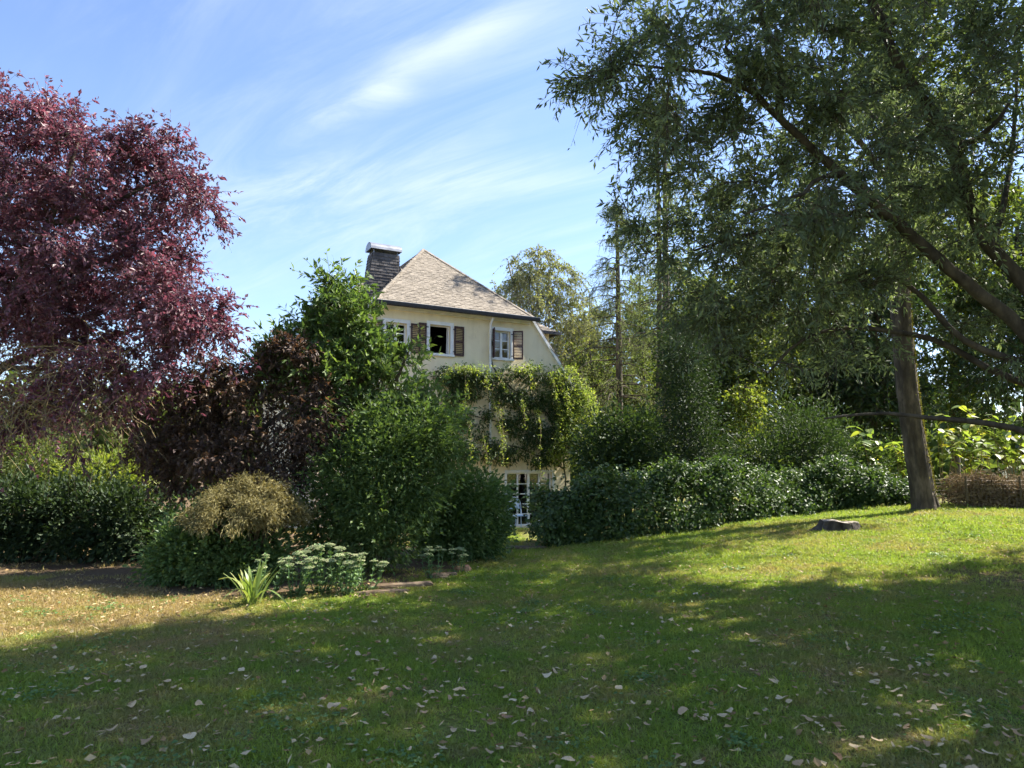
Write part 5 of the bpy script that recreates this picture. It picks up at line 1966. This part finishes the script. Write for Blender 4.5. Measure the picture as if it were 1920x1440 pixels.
def build_compost():
    rng = np.random.default_rng(9)
    d = 15.3
    c0 = P(1812, 955, d)
    x0, x1, y0, y1 = c0[0], c0[0] + 2.3, d - .05, d + 1.1
    g = float(ground_h(x0 + .5, d))
    root = thing('compost_bin', 'low wire mesh compost bin beside the knotweed canes', 'bin', (x0, y0, g))
    W, D, H = x1 - x0, y1 - y0, .62
    pm = MB()
    pm.tube([(0, 0, -.1), (0, 0, H + .08)], .022, 6)
    pme = pm.mesh('post', 'twig')
    for x, y in ((0, 0), (W / 2, 0), (W, 0), (0, D), (W, D)):
        link('post', pme, root, (x, y, 0))
    m = MB()
    for (ax, ay, bx, by) in ((0, 0, W, 0), (0, 0, 0, D), (0, D, W, D)):
        ln = math.hypot(bx - ax, by - ay)
        for i in range(int(ln / .08)):
            f = i * .08 / ln
            m.tube([(ax + (bx - ax) * f, ay + (by - ay) * f - .02, 0), (ax + (bx - ax) * f, ay + (by - ay) * f - .02, H)], .0022, 3, cap=False)
        for j in range(8):
            z = .03 + j * .083
            m.tube([(ax, ay - .02, z), (bx, by - .02, z)], .0022, 3, cap=False)
    m.build('wire_mesh', 'wire', root)
    heap = thing('garden_waste_heap', 'brown dead stalks and leaves heaped inside the wire bin', 'heap', (x0, y0, g))
    n = 9000
    u = rng.random((n, 3))
    hz = .62 + .12 * np.sin(u[:, 0] * 9) + .05 * rng.normal(size=n)
    pos = np.stack([.05 + u[:, 0] * (W - .1), .04 + u[:, 1] ** 1.6 * (D - .1), u[:, 2] ** .7 * hz], 1)
    leaves_obj('dead_leaves', pos, unit(sph(n, rng) + np.array([.3, 0, -.4])), sph(n, rng), .13 * (.5 + rng.random(n)), .028 * (.5 + rng.random(n)), 'l_dead', rng.random(n), heap)
    T = 420
    p0 = np.stack([rng.random(T) * W, .03 + rng.random(T) * .5, .1 + .65 * rng.random(T)], 1)
    dv = unit(rng.normal(size=(T, 3)) * np.array([1, .3, .8]))
    s = np.linspace(0, 1, 3)
    tw = p0[:, None] + dv[:, None] * (s[None, :, None] * (.15 + .35 * rng.random(T))[:, None, None])
    tw[:, :, 1] = np.maximum(tw[:, :, 1], .01)
    tw[:, :, 2] = np.maximum(tw[:, :, 2], .01)
    v, q = tubes_np(tw, np.full((T, 3), .005), 3)
    link('stalks', mesh_np('stalks', v, q, None, 'tan_twig'), heap)


build_compost()


# ------------------------------------------------------------------ stump
def build_stump():
    rng = random.Random(3)
    p = P(1574, 1001, 13.2)
    b = G(p[0], p[1])
    root = thing('tree_stump', 'low sawn tree stump standing on the sunny lawn', 'stump', (b[0], b[1], b[2]))
    n, rings = 40, 7
    wob = [sum(math.sin(k * a + ph) * am for k, ph, am in ((2, .4, .05), (3, 1.1, .06), (5, 2.0, .045), (9, .3, .02))) for a in [2 * math.pi * i / n for i in range(n)]]
    v, f = [], []
    for j in range(rings):
        t = j / (rings - 1)
        for i in range(n):
            a = 2 * math.pi * i / n
            flare = .31 + .10 * (1 - t) ** 2 * (1 + 2.2 * max(0, math.sin(2.5 * a + .6)) ** 2)
            r = flare * (1 + wob[i] * (1.3 - .5 * t)) + rng.uniform(-.008, .008)
            zt = .165 - .02 * math.cos(a) + .012 * math.sin(5 * a)
            v.append((r * math.cos(a) * 1.08, r * math.sin(a), -.06 + t * (zt + .06)))
    for j in range(rings - 1):
        for i in range(n):
            k = (i + 1) % n
            f.append((j * n + i, j * n + k, (j + 1) * n + k, (j + 1) * n + i))
    me = bpy.data.meshes.new('bark')
    me.from_pydata(v, [], f)
    me.materials.append(M['stump_bark'])
    link('bark', me, root)
    top = [v[(rings - 1) * n + i] for i in range(n)]
    m = MB()
    prev = [(x, y, z + .001) for x, y, z in top]
    for sc, dz in ((.8, -.006), (.55, .006), (.3, -.008), (.1, -.004)):
        cur = [(x * sc, y * sc, z + dz + rng.uniform(-.004, .004)) for x, y, z in top]
        for i in range(n):
            k = (i + 1) % n
            m.poly([prev[i], prev[k], cur[k], cur[i]])
        prev = cur
    m.poly(prev)
    m.build('sawn_top', 'wood_cut', root)


build_stump()


# ------------------------------------------------------------------ flower bed: iris, sedum, edging stones
def build_iris():
    rng = random.Random(8)
    p = P(472, 1128, 8.3)
    b = G(p[0], p[1])
    root = thing('iris_clump', 'clump of pale green sword-shaped iris leaves at the bed front', 'plant', (b[0], b[1], b[2]))
    for k in range(26):
        a = rng.uniform(0, 2 * math.pi)
        out = rng.uniform(.15, 1.25)
        ln = rng.uniform(.44, .68)
        w = rng.uniform(.017, .027)
        d = Vector((math.cos(a), math.sin(a) * .8, 0))
        base = d * rng.uniform(.0, .09)
        side = Vector((-d.y, d.x, 0)).normalized()
        bend = rng.choice((.2, .4, .8, 1.2)) * out
        n = 9
        v, f = [], []
        for i in range(n):
            t = i / (n - 1)
            pos = base + d * (out * .62 * ln * t + bend * .6 * ln * t * t) + Vector((0, 0, ln * (t - bend * .75 * t ** 2.4) - .01))
            pos.z = max(pos.z, .012 + .01 * t) if t > .1 else pos.z
            ww = w * (1 - t ** 2.2) * (.8 + .6 * t) + .001
            for s in (-1, 0, 1):
                v.append(tuple(pos + side * ww * s + Vector((0, 0, .004 * abs(s)))))
        for i in range(n - 1):
            for s in range(2):
                f.append((i * 3 + s, i * 3 + s + 1, i * 3 + s + 4, i * 3 + s + 3))
        me = bpy.data.meshes.new('leaf')
        me.from_pydata(v, [], f)
        rr = rng.random() * .8
        at = me.attributes.new("rnd", 'FLOAT', 'FACE')
        at.data.foreach_set("value", np.array([min(1, rr + .5 * (i // 2 / (n - 1)) ** 4) for i in range(len(f))], np.float32))
        me.polygons.foreach_set("use_smooth", np.ones(len(f), dtype=bool))
        me.materials.append(M['l_iris'])
        link('leaf', me, root)


build_iris()


def sedum_head_mesh(seed):
    """Flat-topped cluster of tiny buds."""
    rng = np.random.default_rng(seed)
    v, f = [], []
    n = 46
    for i in range(n):
        r = math.sqrt((i + .5) / n)
        a = i * 2.39996
        x, y = r * math.cos(a), r * math.sin(a)
        z = .32 * (1 - r * r) + rng.normal() * .05
        s = .17 * (.8 + .4 * rng.random())
        b = len(v)
        v += [(x - s, y - s * .3, z - .1), (x + s * .3, y - s, z - .1), (x + s, y + s * .3, z - .1), (x - s * .3, y + s, z - .1), (x, y, z + .16)]
        f += [(b, b + 1, b + 4), (b + 1, b + 2, b + 4), (b + 2, b + 3, b + 4), (b + 3, b, b + 4)]
    me = bpy.data.meshes.new('flower_head')
    me.from_pydata(v, [], f)
    at = me.attributes.new("rnd", 'FLOAT', 'FACE')
    at.data.foreach_set("value", rng.random(len(f)).astype(np.float32))
    me.materials.append(M['flower'])
    return me


SED_HEADS = [sedum_head_mesh(k) for k in range(4)]


def sedum(px, py, d, label, heads, seed, spread=.26, height=.5):
    rng = np.random.default_rng(seed)
    p = P(px, py, d)
    b = G(p[0], p[1])
    root = thing('sedum_plant', label, 'plant', (b[0], b[1], b[2]), 0, 'sedum plants in the bed')
    st = MB()
    P_, D_, N_, L_, W_ = [], [], [], [], []
    for k in range(heads):
        a = rng.random() * 6.283
        r = spread * math.sqrt(rng.random())
        h = height * rng.uniform(.68, 1.0) * (1 - .18 * r / spread)
        b0 = np.array([math.cos(a) * r * .35, math.sin(a) * r * .35, -.02])
        t0 = np.array([math.cos(a) * r, math.sin(a) * r * .8, h])
        pts, rr = limb([b0, (b0 + t0) / 2 + np.array([math.cos(a), math.sin(a), 0]) * .03, t0], .006, .004, .06)
        st.tube(pts, rr, 5)
        hs = rng.uniform(.042, .075)
        o = link('flower_head', SED_HEADS[int(rng.integers(4))], root, t0, (rng.uniform(-.2, .2), rng.uniform(-.2, .2), rng.random() * 6))
        o.scale = (hs, hs, hs * .8)
        nl = int(34 * h / .5)
        f = rng.random(nl) ** .8 * .94
        idx = np.minimum((f * len(pts)).astype(int), len(pts) - 1)
        ang = rng.random(nl) * 6.283
        dv = np.stack([np.cos(ang), np.sin(ang), .25 + .5 * rng.random(nl)], 1)
        P_.append(pts[idx])
        D_.append(dv)
        N_.append(np.stack([-np.cos(ang) * .5, -np.sin(ang) * .5, np.ones(nl)], 1))
        L_.append((.055 + .03 * rng.random(nl)) * (1.15 - .45 * f))
        W_.append(.034 * (.8 + .4 * rng.random(nl)))
    st.build('stems', 'l_sedum', root)
    Pn = np.concatenate(P_)
    leaves_obj('leaves', Pn, unit(np.concatenate(D_)), unit(np.concatenate(N_)), np.concatenate(L_), np.concatenate(W_), 'l_sedum', rng.random(len(Pn)), root, belly=.6)


for i, (px, py, d, lab, n, h) in enumerate((
        (500, 1108, 8.9, 'pale flowering sedum immediately behind the iris clump', 12, .50),
        (552, 1110, 8.75, 'pale flowering sedum at the front, second from the iris', 14, .55),
        (600, 1108, 9.0, 'tallest pale flowering sedum in the middle of the row', 15, .66),
        (648, 1108, 8.95, 'pale flowering sedum touching the end of the long edging stone', 14, .60),
        (686, 1098, 9.2, 'pale flowering sedum at the right end of the big row', 10, .48),
        (812, 1075, 10.2, 'small sedum with a tall single spike beside the rounded hedge', 8, .52),
        (858, 1068, 10.7, 'small sedum next to the reddish stone near the garden gap', 6, .40))):
    sedum(px, py, d, lab, n, 200 + i, .27 if i < 5 else .2, h)


def stone(name, label, px, py, d, size, seed, mat='stone', rz=0.0, cat='stone', tilt=0.0, sink=.35):
    """An irregular rounded block with a flattish top."""
    rng = np.random.default_rng(seed)
    import bmesh
    bm = bmesh.new()
    bmesh.ops.create_cube(bm, size=1.0)
    bmesh.ops.subdivide_edges(bm, edges=bm.edges[:], cuts=4, use_grid_fill=True)
    ph = rng.random(6) * 6
    for v in bm.verts:
        q = np.array(v.co) * 2
        q = q / (np.sum(np.abs(q) ** 5) ** .2 + 1e-9) * (.9 + .06 * math.sin(4 * q[0] + ph[0]) + .07 * math.sin(5 * q[1] + 3 * q[2] + ph[1])) + rng.normal(size=3) * .025
        v.co = (q[0] * size[0] / 2, q[1] * size[1] / 2, q[2] * size[2] / 2)
    me = bpy.data.meshes.new(name)
    bm.to_mesh(me)
    bm.free()
    me.materials.append(M[mat])
    p = P(px, py, d)
    g = G(p[0], p[1])
    o = link(name, me, None, (g[0], g[1], g[2] + size[2] * (.5 - sink)), (tilt, 0, rz))
    return tag(o, label, cat, 'stones edging the bed')


stone('edging_stone', 'long flat stone slab edging the bed beside the sedum row', 745, 1094, 9.5, (1.0, .24, .13), 1, rz=.42, sink=.45, tilt=-.12)
stone('edging_stone', 'lower flat stone lying in the grass before the long slab', 715, 1106, 9.05, (.78, .16, .09), 2, rz=.42, sink=.5)
stone('edging_stone', 'short flat stone at the inner end of the long slab', 822, 1082, 10.3, (.34, .2, .12), 3, rz=.5)
stone('edging_stone', 'squarish reddish stone in front of the small sedum', 868, 1067, 10.85, (.25, .2, .16), 4, mat='terracotta', rz=.3)
stone('edging_stone', 'small pale stone beside the reddish one', 846, 1074, 10.5, (.18, .13, .10), 5, rz=.2)
stone('step_stone', 'broad flat stone step across the garden gap between the hedges', 985, 1021, 13.5, (.85, .34, .10), 6, rz=.1, cat='step')


def build_pier():
    p = G(*P(1036, 1000, 13.95)[:2])
    root = thing('stone_pier', 'short rough stone pier half buried in ivy at the gap', 'pier', tuple(p))
    rng = np.random.default_rng(4)
    z = -.05
    k = 0
    while z < .5:
        h = .13 + .05 * rng.random()
        for x0, x1 in (((-.17, .03), (.035, .17)) if k % 2 else ((-.17, -.03), (-.025, .17))):
            m = MB()
            j = rng.uniform(-.012, .012, 4)
            m.box(x0 + j[0], x1 + j[1], -.15 + j[2], .15 + j[3], z, z + h - .012)
            m.build('stone', 'stone', root)
        z += h
        k += 1


build_pier()


def build_chair():
    """Pale blue metal garden chair seen through the gap."""
    p = G(*P(972, 990, 21.5)[:2])
    root = thing('garden_chair', 'pale blue garden chair standing behind the gap before the house', 'chair', tuple(p), .5)
    for x, y in ((-.2, -.2), (.2, -.2), (-.2, .2), (.2, .2)):
        m = MB()
        m.tube([(x * 1.1, y * 1.1, 0), (x, y, .45)], .014, 6)
        m.build('leg', 'chair_blue', root)
    m = MB()
    m.box(-.22, .22, -.22, .22, .44, .465)
    m.build('seat', 'chair_blue', root)
    m = MB()
    a = [(-.21, .21, .46), (-.22, .25, .75), (-.15, .27, .93), (0, .28, .98), (.15, .27, .93), (.22, .25, .75), (.21, .21, .46)]
    pts, r = limb(a, .014, .014, .06)
    m.tube(pts, r, 6)
    m.build('back_frame', 'chair_blue', root)
    m = MB()
    m.obox((0, .262, .78), (.17, 0, 0), (0, .008, .0), (0, .025, .14))
    m.build('backrest', 'chair_blue', root)


build_chair()


# ------------------------------------------------------------------ fallen leaves
def build_fallen():
    rng = random.Random(77)
    nr = np.random.default_rng(78)
    variants = []
    for k in range(7):
        n = 18
        v, f = [(0, 0, .004)], []
        cx, cy = rng.uniform(-14, 14), rng.uniform(2, 12)
        for i in range(n):
            a = 2 * math.pi * i / n
            r = (.36 + .14 * math.cos(a) + .05 * math.cos(3 * a + k) + .07 * math.cos(2 * a)) * (1 + rng.uniform(-.12, .12))
            x, y = r * math.cos(a), r * math.sin(a) * (.8 + .2 * (k % 3))
            v.append((x, y, 0))
        ph = rng.uniform(0, 3)
        ca = rng.uniform(.25, .9)
        v = [(x, y, ca * (x * math.cos(ph) + y * math.sin(ph)) ** 2 + .16 * math.sin(6 * x + k) * y + rng.uniform(-.02, .02)) for x, y, z in v]
        for i in range(n):
            f.append((0, 1 + i, 1 + (i + 1) % n))
        me = bpy.data.meshes.new('fallen_leaf')
        me.from_pydata(v, [], f)
        me.polygons.foreach_set("use_smooth", np.ones(len(f), dtype=bool))
        me.materials.append(M['fallen'])
        variants.append(me)
    n = 0
    while n < 298:
        if rng.random() < .45:
            py = rng.uniform(1230, 1440)
        else:
            py = rng.uniform(1085, 1330)
        px = rng.uniform(5, 1915)
        if n and rng.random() < .3:                 # leaves blown together
            px, py = lastp[0] + rng.uniform(-45, 45), lastp[1] + rng.uniform(-16, 16)
        lastp = (px, py)
        if not (1080 < py < 1445):
            continue
        d = 1.6 / ((py - 870) / F) * .985
        p = P(px, py, d)
        z = float(ground_h(p[0], p[1]))
        d2 = d * (1.6 - z) / 1.6
        p = P(px, py, d2)
        x, y = p[0], p[1]
        if float(bare_at(x, y)) > .3 and x < 0:
            continue
        if px < 600 and rng.random() < .45:
            continue
        s = rng.choice((.045, .052, .058, .066, .074, .086)) * rng.uniform(.85, 1.15)
        o = link('fallen_leaf', variants[rng.randrange(7)], None, (x, y, float(ground_h(x, y)) + .028 + .012 * rng.random()),
                 (rng.uniform(-.18, .18) + (math.pi if rng.random() < .3 else 0), rng.uniform(-.18, .18), rng.uniform(0, 6.28)))
        o.scale = (s, s * rng.uniform(.75, 1.1), s)
        tag(o, 'dry curled tan leaf fallen on the lawn', 'leaf', 'fallen leaves on the lawn')
        n += 1
    # small dry scraps and narrow willow leaves everywhere on the grass
    m = 11000
    y = 3.2 + 14 * nr.random(m) ** .75
    x = (nr.random(m) * 2 - 1) * (.74 * y)
    ok = ~((y > hedge_front(x) - .1) & (x > .15)) & ~((y > bed_front(x) + .6) & (x < .2))
    x, y = x[ok], y[ok]
    m = len(x)
    z = ground_h(x, y) + .022 + .022 * nr.random(m)
    dv = sph(m, nr) * np.array([1, 1, .25])
    nn = unit(np.array([0, 0, 1.]) + nr.normal(size=(m, 3)) * .35)
    k = nr.random(m)
    ln = np.where(k < .6, .045 + .03 * nr.random(m), .034 + .03 * nr.random(m))
    wd = np.where(k < .6, .009 + .006 * nr.random(m), .022 + .02 * nr.random(m))
    v, q = leaf_quads(np.stack([x, y, z], 1), dv, nn, ln, wd)
    tag(link('leaf_litter', mesh_np('leaf_litter', v, q, None, 'l_fallen', nr.random(m))), 'small dry scraps of leaf strewn through the grass', 'litter', kind='stuff')


build_fallen()


def build_weeds():
    """Clover and broad-leaved weeds in loose patches through the lawn."""
    rng = np.random.default_rng(41)
    P_, D_, N_, L_ = [], [], [], []
    for k in range(150):
        y0 = 3.6 + 11 * rng.random() ** 1.1
        x0 = rng.uniform(-.7, .7) * y0
        if bare_at(x0, y0) > .2 or (x0 > .1 and y0 > hedge_front(x0) - .3) or (x0 < .2 and y0 > bed_front(x0) - .1):
            continue
        n = int(rng.uniform(25, 90))
        r = rng.uniform(.06, .22)
        q = rng.normal(size=(n, 2)) * r
        x, y = x0 + q[:, 0], y0 + q[:, 1]
        P_.append(np.stack([x, y, ground_h(x, y) + .018 + .02 * rng.random(n)], 1))
        a = rng.random(n) * 6.283
        D_.append(np.stack([np.cos(a), np.sin(a), .35 * rng.random(n)], 1))
        N_.append(np.stack([rng.normal(size=n) * .3, rng.normal(size=n) * .3, np.ones(n)], 1))
        L_.append(rng.uniform(.018, .04) * (.7 + .6 * rng.random(n)))
    P_, D_, N_, L_ = (np.concatenate(q) for q in (P_, D_, N_, L_))
    v, q = leaf_quads(P_, D_, unit(N_), L_, L_ * .7, belly=.6)
    tag(link('lawn_weeds', mesh_np('lawn_weeds', v, q, None, 'l_weed', rng.random(len(P_)))), 'small clover and weed leaves growing through the lawn', 'weeds', kind='stuff')


build_weeds()

bpy.context.view_layer.update()
